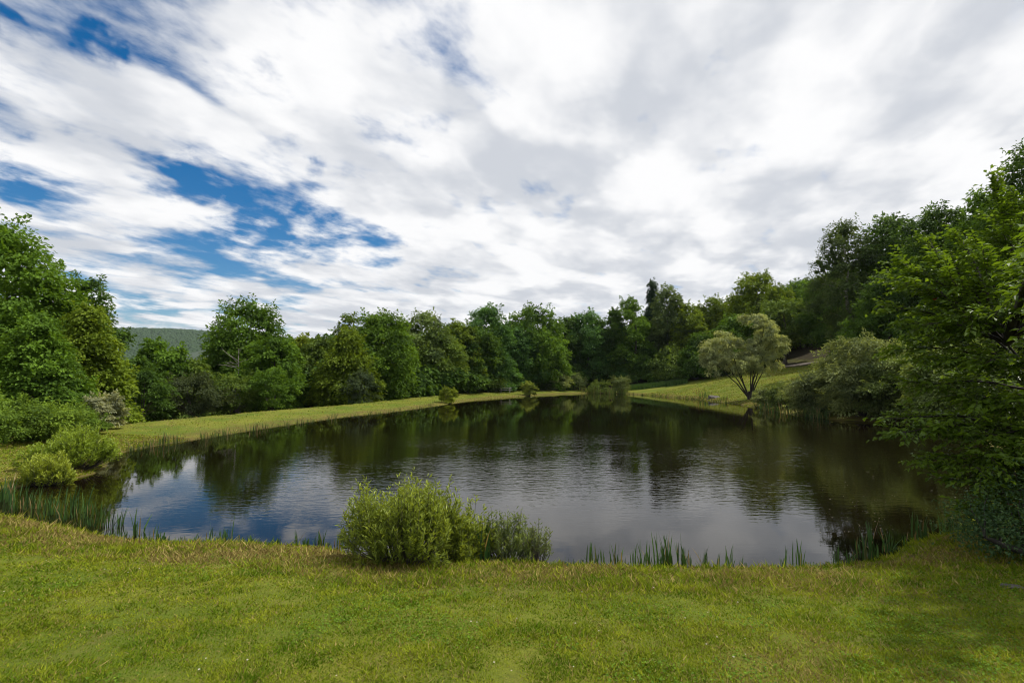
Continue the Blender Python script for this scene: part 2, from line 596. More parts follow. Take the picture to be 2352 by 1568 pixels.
# ------------------------------------------------------------------ gravel drive on the slope
m_path, t = material('gravel')
pos = t.n('ShaderNodeNewGeometry').outputs['Position']
p = t.n('ShaderNodeBsdfPrincipled')
p.inputs['Roughness'].default_value = 0.95
g1 = t.noise(pos, 18, 5, 0.7)
t.link(t.mix(t.smooth(g1, 0.35, 0.65), (0.075, 0.06, 0.045, 1), (0.14, 0.115, 0.088, 1)), p.inputs['Base Color'])  # gravel tones lowered, tree shade on the drive put into the colour
b = t.n('ShaderNodeBump')
b.inputs['Strength'].default_value = 0.6
b.inputs['Distance'].default_value = 0.02
t.link(g1, b.inputs['Height'])
t.link(b.outputs[0], p.inputs['Normal'])
t.link(p.outputs[0], t.n('ShaderNodeOutputMaterial').inputs['Surface'])


def build_path():
    ctr = catmull(np.array([(36, 112), (39, 101), (42.5, 90), (45.5, 83), (52, 77.5), (62, 74), (80, 80)]), 12)[12:60]
    tg = unit(np.gradient(ctr, axis=0))
    nr = np.stack([tg[:, 1], -tg[:, 0]], 1)
    rows = []
    for o in (-1.6, -0.8, 0, 0.8, 1.6):
        q = ctr + nr * o
        rows.append(np.stack([q[:, 0], q[:, 1], ground(q[:, 0], q[:, 1]) + (0.06 - 0.02 * abs(o))], 1))
    V = np.stack(rows, 1)
    m, k = V.shape[:2]
    i = np.arange(m - 1)[:, None] * k
    j = np.arange(k - 1)[None]
    Q = np.stack([i + j, i + j + 1, i + k + j + 1, i + k + j], -1).reshape(-1, 4)
    return mesh_np('path', V.reshape(-1, 3), Q, None, True)


tag(link('path', build_path(), m_path), kind='structure')


# ------------------------------------------------------------------ distant wooded ridge
def ridge_h(x, y):
    crest = 168 - 34 * sstep(x, -1250, -600) - 80 * sstep(x, -750, -100) + 10 * (vnoise(x, y * 0, 0.004, 5) - 0.5)
    return crest * sstep(y, 700, 1650) * (1 - 0.3 * sstep(y, 1700, 2600)) - 8


def build_ridge():
    x = np.linspace(-3200, 900, 120)
    y = np.linspace(650, 2800, 60)
    X, Y = np.meshgrid(x, y)
    V = np.stack([X.ravel(), Y.ravel(), ridge_h(X.ravel(), Y.ravel())], 1)
    m, k = X.shape
    i = np.arange(m - 1)[:, None] * k
    j = np.arange(k - 1)[None]
    Q = np.stack([i + j, i + j + 1, i + k + j + 1, i + k + j], -1).reshape(-1, 4)
    return mesh_np('hills', V, Q, None, True)


m_hill, t = material('hill_forest_floor')
p = t.n('ShaderNodeBsdfPrincipled')
p.inputs['Base Color'].default_value = (0.03, 0.05, 0.02, 1)
p.inputs['Roughness'].default_value = 1.0
t.link(p.outputs[0], t.n('ShaderNodeOutputMaterial').inputs['Surface'])
tag(link('hills', build_ridge(), m_hill), kind='structure')


def build_ridge_trees():
    n = 10500
    x = rng.uniform(-1450, -750, n)
    y = rng.uniform(1050, 1720, n)
    z = ridge_h(x, y)
    R = rng.uniform(3.0, 6.0, n)
    Hh = R * rng.uniform(1.1, 1.7, n)
    # low dome: two rings of six and a cap vertex
    ang = np.arange(6) * np.pi / 3
    base = [np.stack([np.cos(ang), np.sin(ang), np.zeros(6)], 1), np.stack([0.72 * np.cos(ang + .5), 0.72 * np.sin(ang + .5), np.full(6, .72)], 1), np.array([[0, 0, 1.0]])]
    B = np.concatenate(base)
    jitter = 1 + rng.uniform(-0.18, 0.18, (n, 13, 3))
    V = B[None] * np.stack([R, R, Hh], 1)[:, None] * jitter + np.stack([x, y, z - 1], 1)[:, None]
    T = []
    for j in range(6):
        k = (j + 1) % 6
        T += [(j, k, 6 + j), (k, 6 + k, 6 + j), (6 + j, 6 + k, 12)]
    T = np.array(T)
    Fq = (T[None] + (np.arange(n) * 13)[:, None, None]).reshape(-1, 3)
    return mesh_np('distant_forest', V.reshape(-1, 3), Fq, np.repeat(rng.uniform(.32, .62, n), 13), True)


df = link('distant_forest', build_ridge_trees(), M_LEAF, color=(0.045, 0.085, 0.030))
tag(df, 'wooded ridge of unbroken dark green forest beyond the left gap in the trees', 'forest', kind='stuff')


# ------------------------------------------------------------------ trees
PROF = {
    'round': lambda t: np.sqrt(np.clip(1 - (2 * t - 0.95) ** 2 * 0.92, 0.02, 1)),
    'egg': lambda t: np.clip(np.sin(np.pi * np.clip(t, 0, 1) ** 0.80) ** 0.55, 0.10, 1),
    'column': lambda t: np.clip(1 - (2 * t - 0.8) ** 4 * 0.75, 0.1, 1) * (1 - 0.35 * t),
    'cone': lambda t: np.clip(1.0 - t, 0.03, 1) ** 0.9,
    'skirt': lambda t: np.clip(1.05 - t ** 1.6, 0.12, 1),
    'vase': lambda t: np.clip(0.45 + 0.75 * t, 0, 1) * np.sqrt(np.clip(1 - np.clip(t - 0.55, 0, 1) ** 2 * 4.6, 0.03, 1)),
}


def crown_geo(r, H, R, z0, prof='round', boughs=22, sprays=9, leaves=55, leaf=0.26, spray_r=0.75, droop=0.25, narrow=0.62, flat=0.28, gaps=0.0):
    """bough clumps -> flat sprays -> leaves; returns (Geo, bough centres)"""
    g = Geo()
    pf = PROF[prof]
    hh = H - z0
    # boughs evenly spread over the envelope
    t = (np.arange(boughs) + r.uniform(0.1, 0.9, boughs)) / boughs
    w = pf(np.linspace(0, 1, 200))
    cdf = np.cumsum(w + 0.15)
    cdf /= cdf[-1]
    t = np.interp(t, cdf, np.linspace(0, 1, 200))
    phi = np.arange(boughs) * 2.39996 + r.uniform(0, 6.28) + r.normal(0, 0.35, boughs)
    br = np.clip(R * r.uniform(0.20, 0.36, boughs), 0.25, 2.4)
    env = R * pf(t) * r.uniform(0.78, 1.12, boughs)
    rad = np.maximum(env - br * 0.75, 0) * np.where(r.random(boughs) < 0.2, r.uniform(0.2, 0.6, boughs), 1.0)
    zc_ = z0 + np.clip(t * hh, br * 0.45, hh - br * 0.7)
    BC = np.stack([rad * np.cos(phi), rad * np.sin(phi), zc_], 1)
    # sprays over the outer shell of each bough
    ns = boughs * sprays
    bi = np.repeat(np.arange(boughs), sprays)
    dirs = unit(r.normal(size=(ns, 3)))
    out = np.stack([np.cos(phi), np.sin(phi), np.full(boughs, 0.55)], 1)[bi]
    dirs = unit(dirs + 0.75 * unit(out))
    SC = BC[bi] + dirs * br[bi][:, None] * np.array([1, 1, 0.85]) * r.uniform(0.78, 1.06, ns)[:, None]
    SC[:, 2] = np.maximum(SC[:, 2], z0 * 0.6 + 0.1)
    hor = SC[:, :2] / (np.linalg.norm(SC[:, :2], axis=1)[:, None] + 1e-6)
    # leaves in each spray: a tilted flat disc
    n = ns * leaves
    si = np.repeat(np.arange(ns), leaves)
    sr = spray_r * r.uniform(0.6, 1.25, ns)
    a = r.uniform(0, 2 * np.pi, n)
    q = np.sqrt(r.random(n)) * sr[si]
    off = np.stack([q * np.cos(a), q * np.sin(a), r.normal(0, flat * 0.5, n) * sr[si]], 1)
    outw = off[:, 0] * hor[si, 0] + off[:, 1] * hor[si, 1]
    off[:, 2] -= outw * droop + 0.35 * droop * q ** 2 / sr[si]
    C = SC[si] + off
    A = np.stack([0.6 * hor[si, 0] + 0.6 * np.cos(a), 0.6 * hor[si, 1] + 0.6 * np.sin(a), -0.35 * np.ones(n) * (0.5 + droop)], 1) + r.normal(0, 0.35, (n, 3))
    N = np.stack([0.45 * hor[si, 0], 0.45 * hor[si, 1], np.ones(n)], 1) + 0.6 * dirs[si] + r.normal(0, 0.42, (n, 3))
    L = leaf * r.uniform(0.65, 1.3, n)
    bt = r.normal(0.5, 0.17, boughs)
    tone = np.clip(bt[bi][si] + r.normal(0, 0.10, ns)[si] + r.normal(0, 0.14, n), 0, 1)
    g.leaves(C, A, N, L, L * narrow, tone)
    # large inner leaves of each bough, added to block light and darken gaps
    mc = 26
    ci = np.repeat(np.arange(boughs), mc)
    C = BC[ci] + unit(r.normal(size=(len(ci), 3))) * (br[ci] * r.uniform(.15, .62, len(ci)))[:, None]
    L = br[ci] * r.uniform(.35, .6, len(ci))
    g.leaves(C, r.normal(size=(len(ci), 3)), r.normal(size=(len(ci), 3)), L, L * .75, np.clip(bt[ci] + r.normal(-.05, .1, len(ci)), 0, 1))
    # upright plumes break the outline
    tb = np.nonzero(BC[:, 2] > z0 + 0.30 * hh)[0]
    if len(tb):
        npl, ml = len(tb) * 3, max(10, leaves // 2)
        ti = np.repeat(tb, 3)
        dv = unit(out[ti * sprays] * np.array([.8, .8, 0]) + r.normal(0, .45, (npl, 3)) + np.array([0, 0, 1.0]))
        PC = BC[ti] + dv * (br[ti] * r.uniform(.8, 1.15, npl))[:, None]
        pi_ = np.repeat(np.arange(npl), ml)
        k = r.random(len(pi_))
        pl_ = spray_r * r.uniform(.5, 1.3, npl)
        C = PC[pi_] + dv[pi_] * (k * pl_[pi_])[:, None] + r.normal(0, 1, (len(pi_), 3)) * (spray_r * .28 * (1.05 - k))[:, None]
        A = dv[pi_] * .4 + r.normal(0, .6, (len(pi_), 3))
        N = np.array([0, 0, 1.0]) + r.normal(0, .6, (len(pi_), 3))
        L = leaf * r.uniform(.6, 1.2, len(pi_))
        g.leaves(C, A, N, L, L * narrow, np.clip(bt[ti][pi_] + .08 + r.normal(0, .14, len(pi_)), 0, 1))
    return g, BC


def trunk_geo(r, H, z0, BC, rb, lean=(0, 0), sides=7, limbs=14, stems=1):
    g = Geo()
    top = H * 0.86
    for s in range(stems):
        m = 9
        tt = np.linspace(0, 1, m)
        ox = r.normal(0, 0.02 * H, 2).cumsum() if stems > 1 else np.zeros(2)
        wob = np.cumsum(r.normal(0, 0.012 * H, (m, 2)), 0)
        wob -= wob[0]
        pts = np.stack([wob[:, 0] + lean[0] * tt + ox[0] * tt * 3, wob[:, 1] + lean[1] * tt + ox[1] * tt * 3, -0.3 + (top + 0.3) * tt], 1)
        rr = rb * (1 - 0.9 * tt) + 0.01
        rr[0] *= 1.35
        g.tube(pts, rr, sides)
        order = r.permutation(len(BC))[:limbs]
        for b_ in order:
            c = BC[b_]
            zs = np.clip(c[2] - 0.45 * np.hypot(c[0], c[1]) - 0.3, 0.12 * H, top * 0.95)
            k = (zs + 0.3) / (top + 0.3)
            p0 = np.array([np.interp(k, tt, pts[:, 0]), np.interp(k, tt, pts[:, 1]), zs])
            l = np.linspace(0, 1, 6)[:, None]
            bend = np.array([0, 0, 0.12 * np.linalg.norm(c - p0)])
            q = p0 + (c - p0) * l + bend * (l * (1 - l)) * 2 + r.normal(0, 0.05, (6, 3)) * l
            r0 = rb * (1 - 0.9 * k) * 0.5
            g.tube(q, np.linspace(max(r0, 0.03), 0.015, 6), 5)
    return g


GREEN = (0.092, 0.172, 0.018)
YELLOW = (0.132, 0.192, 0.017)
LIME = (0.18, 0.23, 0.017)
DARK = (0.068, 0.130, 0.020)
BLUE = (0.074, 0.158, 0.036)
OLIVE = (0.106, 0.165, 0.028)
GREY = (0.130, 0.188, 0.058)
PALE = (0.345, 0.385, 0.170)


def tree(seed, px, top, depth, wpx, label, color=GREEN, prof='round', low=0.10, name='deciduous_tree', cat='tree', group=None,
         bark=None, boughs=24, sprays=11, leaves=23, leaf=None, dens=1.0, trunk_r=None, stems=1, limbs=12, **kw):
    r = np.random.default_rng(seed)
    keep = 6.9 if px < 1300 else 10.0 if px < 1470 else 3.0
    while True:                                     # stand clear of the water, behind the mown bank
        x, y, zt = at_depth(px, top, depth)
        d_ = float(signed_dist([x], [y])[0])
        if d_ >= keep:
            break
        depth += max(.5, .8 * (keep - d_))
    z = gz(x, y)
    H = zt - z
    R = wpx / F * depth / 2
    leaf = 1.14 * (leaf or (0.15 + 0.0022 * depth))
    kw.setdefault('spray_r', max(0.40, min(0.70, R * 0.17)))
    kw.setdefault('flat', 0.55)
    g, BC = crown_geo(r, H, R, H * low, prof, int(boughs * 1.5), sprays, leaves, leaf, **kw)
    root = tag(link(name, None, loc=(x, y, z)), label, cat, group)
    link('crown', g.mesh('crown'), M_LEAF, root, color=color)
    tg_ = trunk_geo(r, H, H * low, BC, trunk_r or (0.012 * H + 0.06), limbs=limbs, stems=stems)
    link('trunk', tg_.mesh('trunk', True), bark or M_BARK, root)
    return root


# left stand
tree(11, -20, 522, 27, 400, 'tall ash with dense mid green crown, leftmost and tallest tree of the left stand', GREEN, 'egg', 0.06, boughs=56, leaves=36, leaf=0.19, spray_r=0.65)
tree(12, 195, 640, 35, 170, 'dark round-topped tree rising just behind the tall leftmost ash', DARK, 'egg', 0.1, boughs=26, leaf=0.2)
tree(13, 205, 705, 26.5, 190, 'yellowish green maple with drooping layered branches at the edge of the left stand', YELLOW, 'skirt', 0.04, boughs=36, leaf=0.17, droop=0.55)
tree(14, 90, 745, 23, 230, 'bushy mid green tree filling the foot of the left stand above the shrubs', GREEN, 'skirt', 0.03, boughs=34, leaf=0.17)
# gap and the tall round tree
tree(21, 372, 785, 44, 150, 'small pointed green tree below the distant ridge', GREEN, 'egg', 0.03, boughs=26)
tree(22, 318, 825, 41, 110, 'dark low tree tucked beside the left stand', DARK, 'skirt', 0.02, boughs=22)
tree(23, 450, 832, 45, 130, 'olive bushy tree standing left of the tall tree with the dead trunk', OLIVE, 'skirt', 0.02, boughs=24)
tree(24, 572, 694, 52, 190, 'tall broad-headed tree, highest on the left part of the dam', GREEN, 'egg', 0.14, boughs=34, leaf=0.25)
tree(25, 520, 770, 50, 150, 'spreading green tree with a drooping left limb under the tall broad-headed tree', GREEN, 'skirt', 0.15, boughs=20, droop=0.5)
tree(26, 630, 775, 48, 130, 'leafy green tree reaching to the grass, right foot of the tall broad-headed tree', GREEN, 'egg', 0.02, boughs=28)
tree(31, 695, 775, 64, 110, 'yellow-green tree peeping through between the tall round tree and the long wood', LIME, 'egg', 0.05, boughs=22)
tree(32, 735, 780, 57, 120, 'olive green slender tree at the start of the long far wood', OLIVE, 'egg', 0.03, boughs=24)
tree(33, 800, 726, 60, 110, 'thin wispy-topped tree poking above the maple in the long wood', OLIVE, 'column', 0.1, boughs=20, gaps=.2)
tree(34, 800, 760, 52, 150, 'large yellow-green maple with tiered branches sweeping low to the grass', YELLOW, 'skirt', 0.02, boughs=40, droop=0.5)
tree(35, 880, 722, 57, 160, 'bright green broad maple, full and rounded, in the left half of the long wood', (0.098, 0.178, 0.018), 'egg', 0.02, boughs=42, droop=0.35)
tree(36, 975, 720, 68, 135, 'tall grey-green tree with several small tops behind the maples', GREY, 'egg', 0.1, boughs=26)
tree(37, 1000, 765, 62, 130, 'shaded olive tree with a hollow dark side in the middle of the long wood', OLIVE, 'round', 0.15, boughs=28)
tree(38, 1075, 760, 64, 150, 'rounded dark green tree behind the shrubs beside the picnic table', DARK, 'round', 0.12, boughs=30)
tree(39, 1055, 742, 70, 110, 'yellowish crown showing behind the rounded dark tree of the long wood', YELLOW, 'egg', 0.1, boughs=20)
tree(40, 1115, 703, 76, 130, 'tall twin-topped green tree near the middle of the long wood', BLUE, 'egg', 0.05, boughs=30)
tree(41, 1140, 800, 72, 100, 'low bluish green tree behind the picnic table', BLUE, 'skirt', 0.02, boughs=24)
tree(42, 1225, 707, 80, 155, 'broad green tree with a flat bumpy top right of the twin-topped tree', GREEN, 'egg', 0.04, boughs=34)
tree(43, 1190, 755, 78, 120, 'bluish green oval tree standing over the round bank bush', BLUE, 'egg', 0.02, boughs=28)
tree(44, 1300, 730, 92, 95, 'dark far tree top in the notch of the long wood', DARK, 'egg', 0.1, boughs=18)
tree(45, 1265, 785, 79, 110, 'mid green tree low in the notch above the grey shrub', GREEN, 'skirt', 0.02, boughs=24)
tree(46, 1350, 718, 82, 130, 'fresh blue-green ash-like tree with plumed top left of the spruce', BLUE, 'egg', 0.02, boughs=34)
tree(47, 1428, 748, 80, 80, 'narrow pointed blue-green tree at the corner where the mown slope begins', BLUE, 'cone', 0.02, boughs=30)
tree(48, 1405, 712, 96, 80, 'dark rounded tree set back between the plumed tree and the spruce', DARK, 'egg', 0.1, boughs=20)
# right-hand hillside
tree(51, 1450, 688, 98, 110, 'green tree shouldering the spruce on its left', GREEN, 'egg', 0.05, boughs=26)
tree(52, 1497, 646, 112, 58, 'dark spruce with a spiky pointed top above the broadleaf trees', (0.030, 0.062, 0.026), 'cone', 0.06, name='spruce_tree', boughs=64, sprays=8, leaf=0.40, narrow=0.3, droop=0.7, spray_r=0.5)
tree(53, 1535, 655, 101, 130, 'tall grey-green poplar with a visible pale stem right of the spruce', (0.095, 0.140, 0.045), 'column', 0.1, boughs=30, bark=M_PALEBARK)
tree(54, 1580, 700, 99, 90, 'yellow-green maple crown beside the tall poplar', YELLOW, 'egg', 0.05, boughs=26)
tree(55, 1640, 688, 104, 110, 'dark yellow-tinged tree on the slope behind the willow, set well back', YELLOW, 'round', 0.05, boughs=26)
tree(56, 1540, 800, 95, 110, 'low spreading understory tree with pale leaves at the back of the mown slope', OLIVE, 'skirt', 0.05, boughs=24, droop=0.5)
tree(57, 1490, 800, 98, 90, 'shadowy low tree at the left end of the mown slope', DARK, 'skirt', 0.02, boughs=22)
tree(58, 1610, 770, 90, 110, 'deep green bushy tree immediately left of the pale willow', DARK, 'skirt', 0.02, boughs=28)
tree(59, 1735, 632, 97, 150, 'tall yellow-green maple with a knob-like top behind the willow', YELLOW, 'egg', 0.06, boughs=40)
tree(60, 1690, 730, 88, 120, 'shaded green tree directly behind the pale willow', GREEN, 'egg', 0.04, boughs=30)
tree(61, 1800, 695, 86, 120, 'olive tree with bare stem beside the gravel drive', OLIVE, 'round', 0.30, boughs=30, trunk_r=0.3)
tree(62, 1840, 650, 98, 120, 'green tree rising behind the tree by the gravel drive', GREEN, 'egg', 0.2, boughs=30)
tree(63, 1935, 512, 64, 160, 'tall birch with an airy feathery top, highest on the hillside before the corner', (0.080, 0.120, 0.038), 'egg', 0.22, name='birch_tree', boughs=40, leaf=0.21, bark=M_PALEBARK)
tree(64, 2050, 500, 62, 190, 'broad dark green tree right of the feathery birch', DARK, 'egg', 0.12, boughs=44)
tree(65, 1900, 640, 78, 130, 'dark green tree under the birch above the end of the drive', DARK, 'round', 0.2, boughs=30)
tree(66, 2160, 478, 52, 170, 'dense dark tree stepping up the hillside behind the leafy foreground tree', DARK, 'egg', 0.08, boughs=40)
tree(67, 2030, 640, 55, 190, 'shaded tree filling the hillside over the grey shrubs', DARK, 'skirt', 0.03, boughs=36)
tree(68, 2255, 440, 44, 150, 'green rounded treetop second highest at the right edge', GREEN, 'egg', 0.08, boughs=36)
tree(69, 2370, 325, 36, 210, 'highest treetop, dark green, cut by the right edge of the view', DARK, 'egg', 0.06, boughs=44, leaf=0.2)
tree(70, 2200, 640, 42, 220, 'dim lower tree on the hillside behind the foreground branches', DARK, 'skirt', 0.03, boughs=38)
tree(71, 2480, 520, 30, 320, 'large shaded tree beyond the right edge behind the foreground branches', DARK, 'skirt', 0.03, boughs=40)


# pale willow on the slope
def willow():
    r = np.random.default_rng(5)
    x, y, _ = at_depth(1722, 905, 55)
    z = gz(x, y)
    root = tag(link('willow_tree', None, loc=(x, y, z)), 'pale silvery green willow with heart-shaped crown standing on the mown slope', 'tree')
    g, tg_ = Geo(), Geo()
    s = 55 / F
    # lobes: (px offset, height above base px, radius px, vertical radius px)
    lobes = [(-78, 108, 34, 40), (-62, 135, 26, 26), (-90, 84, 22, 32), (-45, 88, 32, 26), (12, 92, 40, 32), (40, 120, 36, 40), (26, 158, 28, 30), (55, 92, 28, 40),
             (2, 118, 22, 26), (18, 184, 18, 14), (-103, 112, 16, 24), (62, 126, 20, 30), (-12, 74, 32, 18), (44, 150, 24, 24)]
    lobes = [(a_, b_, c_ * .84, d_ * .84) for a_, b_, c_, d_ in lobes]
    for i in range(10):
        b0 = lobes[int(r.integers(14))]
        a_ = r.uniform(-.2, 3.3)
        lobes.append((b0[0] + math.cos(a_) * b0[2] * 1.05, b0[1] + math.sin(a_) * b0[3] * 1.05, r.uniform(6, 11), r.uniform(7, 12)))
    BC = []
    for lx, lz, lr, lv in lobes:
        lx = lx * .96
        c = np.array([lx * s, r.normal(0, 0.9), lz * s])
        BC.append(c)
        R_, Rv = lr * s, lv * s
        ns = int(np.clip(lr * 2.3, 16, 84))
        d = unit(r.normal(size=(ns, 3)) + np.array([0, 0, 0.35]))
        SC = c + d * np.array([R_, R_ * 1.05, Rv]) * r.uniform(0.55, 1.05, ns)[:, None]
        m = 26
        si = np.repeat(np.arange(ns), m)
        k = r.random(ns * m)
        # hanging strands
        C = SC[si] + np.stack([r.normal(0, .13, ns * m), r.normal(0, .13, ns * m), -k * 0.34 + 0.1], 1) + d[si] * (0.25 * k[:, None])
        A = np.stack([d[si, 0] * .5, d[si, 1] * .5, -.45 * np.ones(ns * m)], 1) + r.normal(0, .35, (ns * m, 3))
        N = d[si] + np.array([0, 0, .6]) + r.normal(0, .4, (ns * m, 3))
        L = r.uniform(.2, .4, ns * m)
        g.leaves(C, A, N, L, L * .26, np.clip(r.normal(.5, .08) + r.normal(0, .2, ns)[si] + r.normal(0, .14, ns * m), 0, 1))
    for c in BC[:9]:
        side = np.sign(c[0] + 0.3)
        base = np.array([0.1 * side, 0, 0.1])
        l = np.linspace(0, 1, 8)[:, None]
        mid_ = np.array([c[0] * 0.35, c[1] * 0.3, c[2] * 0.45])
        q = base * (1 - l) ** 2 + 2 * mid_ * l * (1 - l) + c * l * l + r.normal(0, .06, (8, 3)) * l
        tg_.tube(q, np.linspace(0.085, 0.02, 8), 6)
    tg_.tube([(0, 0, -.3), (0.02, 0, .3), (0, 0, .9)], [.32, .24, .15], 8)
    link('crown', g.mesh('crown'), M_WILLOW, root, color=PALE)
    link('trunk', tg_.mesh('trunk', True), M_DARKBARK, root)


willow()


# standing dead stem in front of the tall tree
def dead_stem():
    r = np.random.default_rng(44)
    x, y, zt = at_depth(552, 800, 46.5)
    z = gz(x, y)
    H = zt - z
    root = tag(link('dead_tree', None, loc=(x, y, z)), 'bare grey dead tree with thin broken twigs before the tall broad-headed tree', 'tree')
    g = Geo()
    tt = np.linspace(0, 1, 9)
    pts = np.stack([0.15 * np.sin(tt * 5), 0 * tt, -.3 + (H + .3) * tt], 1)
    g.tube(pts, .13 * (1 - .85 * tt), 6)
    link('trunk', g.mesh('trunk', True), M_PALEBARK, root)
    g = Geo()
    for i in range(26):
        k = r.uniform(.2, .98)
        p0 = np.array([.15 * math.sin(k * 5), 0, H * k])
        a = r.uniform(0, 6.28)
        L = r.uniform(.6, 2.0)
        e = p0 + np.array([math.cos(a) * L, -abs(math.sin(a)) * L * .6, L * r.uniform(.0, .8)])
        l = np.linspace(0, 1, 4)[:, None]
        g.tube(p0 + (e - p0) * l + r.normal(0, .05, (4, 3)) * l, np.linspace(.035, .012, 4), 4)
    link('branches', g.mesh('branches', True), M_PALEBARK, root)


dead_stem()


# ------------------------------------------------------------------ woodland masses behind the front row
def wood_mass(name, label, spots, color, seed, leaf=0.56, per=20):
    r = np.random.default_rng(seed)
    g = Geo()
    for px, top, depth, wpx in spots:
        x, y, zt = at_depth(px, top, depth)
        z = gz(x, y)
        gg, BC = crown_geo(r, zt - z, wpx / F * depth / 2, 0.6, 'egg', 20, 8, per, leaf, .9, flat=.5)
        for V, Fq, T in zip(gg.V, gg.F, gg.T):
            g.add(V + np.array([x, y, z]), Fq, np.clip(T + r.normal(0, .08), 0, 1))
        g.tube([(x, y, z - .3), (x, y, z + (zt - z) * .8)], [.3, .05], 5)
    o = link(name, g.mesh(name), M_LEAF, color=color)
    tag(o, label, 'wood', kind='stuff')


r_ = np.random.default_rng(3)
back = [(x, 772 + r_.uniform(-8, 12) - 28 * (840 < x < 1420), np.interp(x, [640, 900, 1160, 1300, 1480], [60, 72, 92, 106, 112]) + r_.uniform(-2, 5), 150) for x in range(640, 1480, 62)]
back += [(250, 850, 48, 150), (330, 872, 50, 150), (420, 868, 52, 150), (500, 830, 56, 150), (580, 800, 60, 150), (660, 815, 66, 130), (120, 700, 40, 200), (0, 640, 38, 220), (-180, 640, 38, 250)]
back += [(x, 842 + r_.uniform(-8, 8), np.interp(x, [250, 450, 640, 900, 1030, 1160, 1300, 1480], [44, 50, 52, 60, 68, 88, 102, 106]), 95) for x in range(270, 1490, 44)]
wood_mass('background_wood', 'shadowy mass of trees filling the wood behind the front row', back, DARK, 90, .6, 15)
hill_spots = []
for i in range(34):
    px = 1480 + i * 30 + r_.uniform(-10, 10)
    line = np.interp(px, [1480, 1700, 1790, 1830, 1890, 2000, 2150, 2300, 2500], [720, 682, 655, 632, 640, 560, 520, 480, 420])
    hill_spots.append((px, line + r_.uniform(0, 14), np.interp(px, [1480, 1900, 2500], [124, 118, 66]) + r_.uniform(-4, 6), np.interp(px, [1480, 2500], [80, 150])))
for i in range(16):
    px = 1450 + i * 62 + r_.uniform(-10, 10)
    hill_spots.append((px, np.interp(px, [1450, 1800, 2000, 2500], [790, 745, 690, 600]), np.interp(px, [1450, 1900, 2500], [112, 100, 54]), 130))
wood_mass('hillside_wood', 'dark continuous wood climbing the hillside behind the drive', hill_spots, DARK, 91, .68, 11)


# ------------------------------------------------------------------ shrubs
def shrub(seed, px, py_base, depth, wpx, hpx, label, color, cat='shrub', name='shrub', prof='round', boughs=16, sprays=9, leaves=34, leaf=0.1,
          narrow=0.45, group=None, mat=None, xy=None, low=0.03, stems=7, bark=None, off=0.3, **kw):
    r = np.random.default_rng(seed)
    while True:
        x, y, _ = at_depth(px, py_base, depth)
        d_ = float(signed_dist([x], [y])[0])
        if d_ >= off:
            break
        depth += max(.25, .8 * (off - d_))
    z = max(gz(x, y), -0.1)
    H = hpx / F * depth
    R = wpx / F * depth / 2
    kw.setdefault('spray_r', max(0.16, R * 0.24))
    leaf *= 1.2
    g, BC = crown_geo(r, H, R, H * low, prof, boughs, sprays, leaves, leaf, narrow=narrow, **kw)
    root = tag(link(name, None, loc=(x, y, z)), label, cat, group)
    link('foliage', g.mesh('foliage'), mat or M_LEAF, root, color=color)
    s = Geo()
    for b_ in r.permutation(len(BC))[:stems + 6]:
        c = BC[b_]
        l = np.linspace(0, 1, 6)[:, None]
        p0 = np.array([r.normal(0, .08 * R), r.normal(0, .08 * R), -.1])
        m_ = np.array([c[0] * .35, c[1] * .35, c[2] * .6])
        s.tube(p0 * (1 - l) ** 2 + 2 * m_ * l * (1 - l) + c * l * l, np.linspace(.012 + .01 * H, .006, 6), 5)
    link('stems', s.mesh('stems', True), bark or M_BARK, root)
    return root


# left bank
shrub(101, 5, 1012, 18.5, 190, 90, 'bushy green shrub at the left edge above the mown bank', (0.135, 0.215, 0.028), leaf=0.10, boughs=22)
shrub(102, 105, 1003, 19.5, 150, 76, 'low leafy shrub between the left edge shrub and the pale flowering bush', (0.150, 0.230, 0.030), leaf=0.09, boughs=20)
shrub(103, 178, 992, 21.0, 100, 56, 'small dark green shrub just before the pale flowering bush', (0.115, 0.190, 0.026), leaf=0.09)
shrub(104, 236, 978, 23, 72, 78, 'pale cream flowering bush at the foot of the left stand', (0.27, 0.29, 0.17), name='flowering_bush', leaf=0.10, boughs=16, leaves=44)
shrub(105, 325, 975, 36, 130, 110, 'dark shrub under the low trees below the distant ridge', DARK, leaf=0.18, off=6.2)
shrub(106, 440, 962, 40, 130, 85, 'rounded grey-green shrub along the foot of the dam trees, left of the dead tree', (0.062, 0.085, 0.032), leaf=0.17, boughs=20, off=6.0)
shrub(107, 540, 952, 43, 110, 78, 'rounded olive shrub along the foot of the dam trees, below the dead tree', OLIVE, leaf=0.17, boughs=20, off=6.0)
shrub(108, 625, 945, 44, 100, 95, 'leafy light green shrub at the right foot of the tall broad-headed tree', GREEN, leaf=0.17, boughs=20, off=6.0)
shrub(109, 830, 922, 50, 80, 75, 'greyish shrub before the tiered maples', (0.06, 0.09, 0.04), leaf=0.18, off=6.2)
shrub(110, 990, 912, 58, 90, 50, 'dark bluish undergrowth shrub in the shaded middle of the long wood', BLUE, leaf=0.2, off=6.4)
shrub(111, 1125, 903, 68, 90, 38, 'low pale green shrub beside the left end of the picnic table', OLIVE, leaf=0.2, off=5.6)
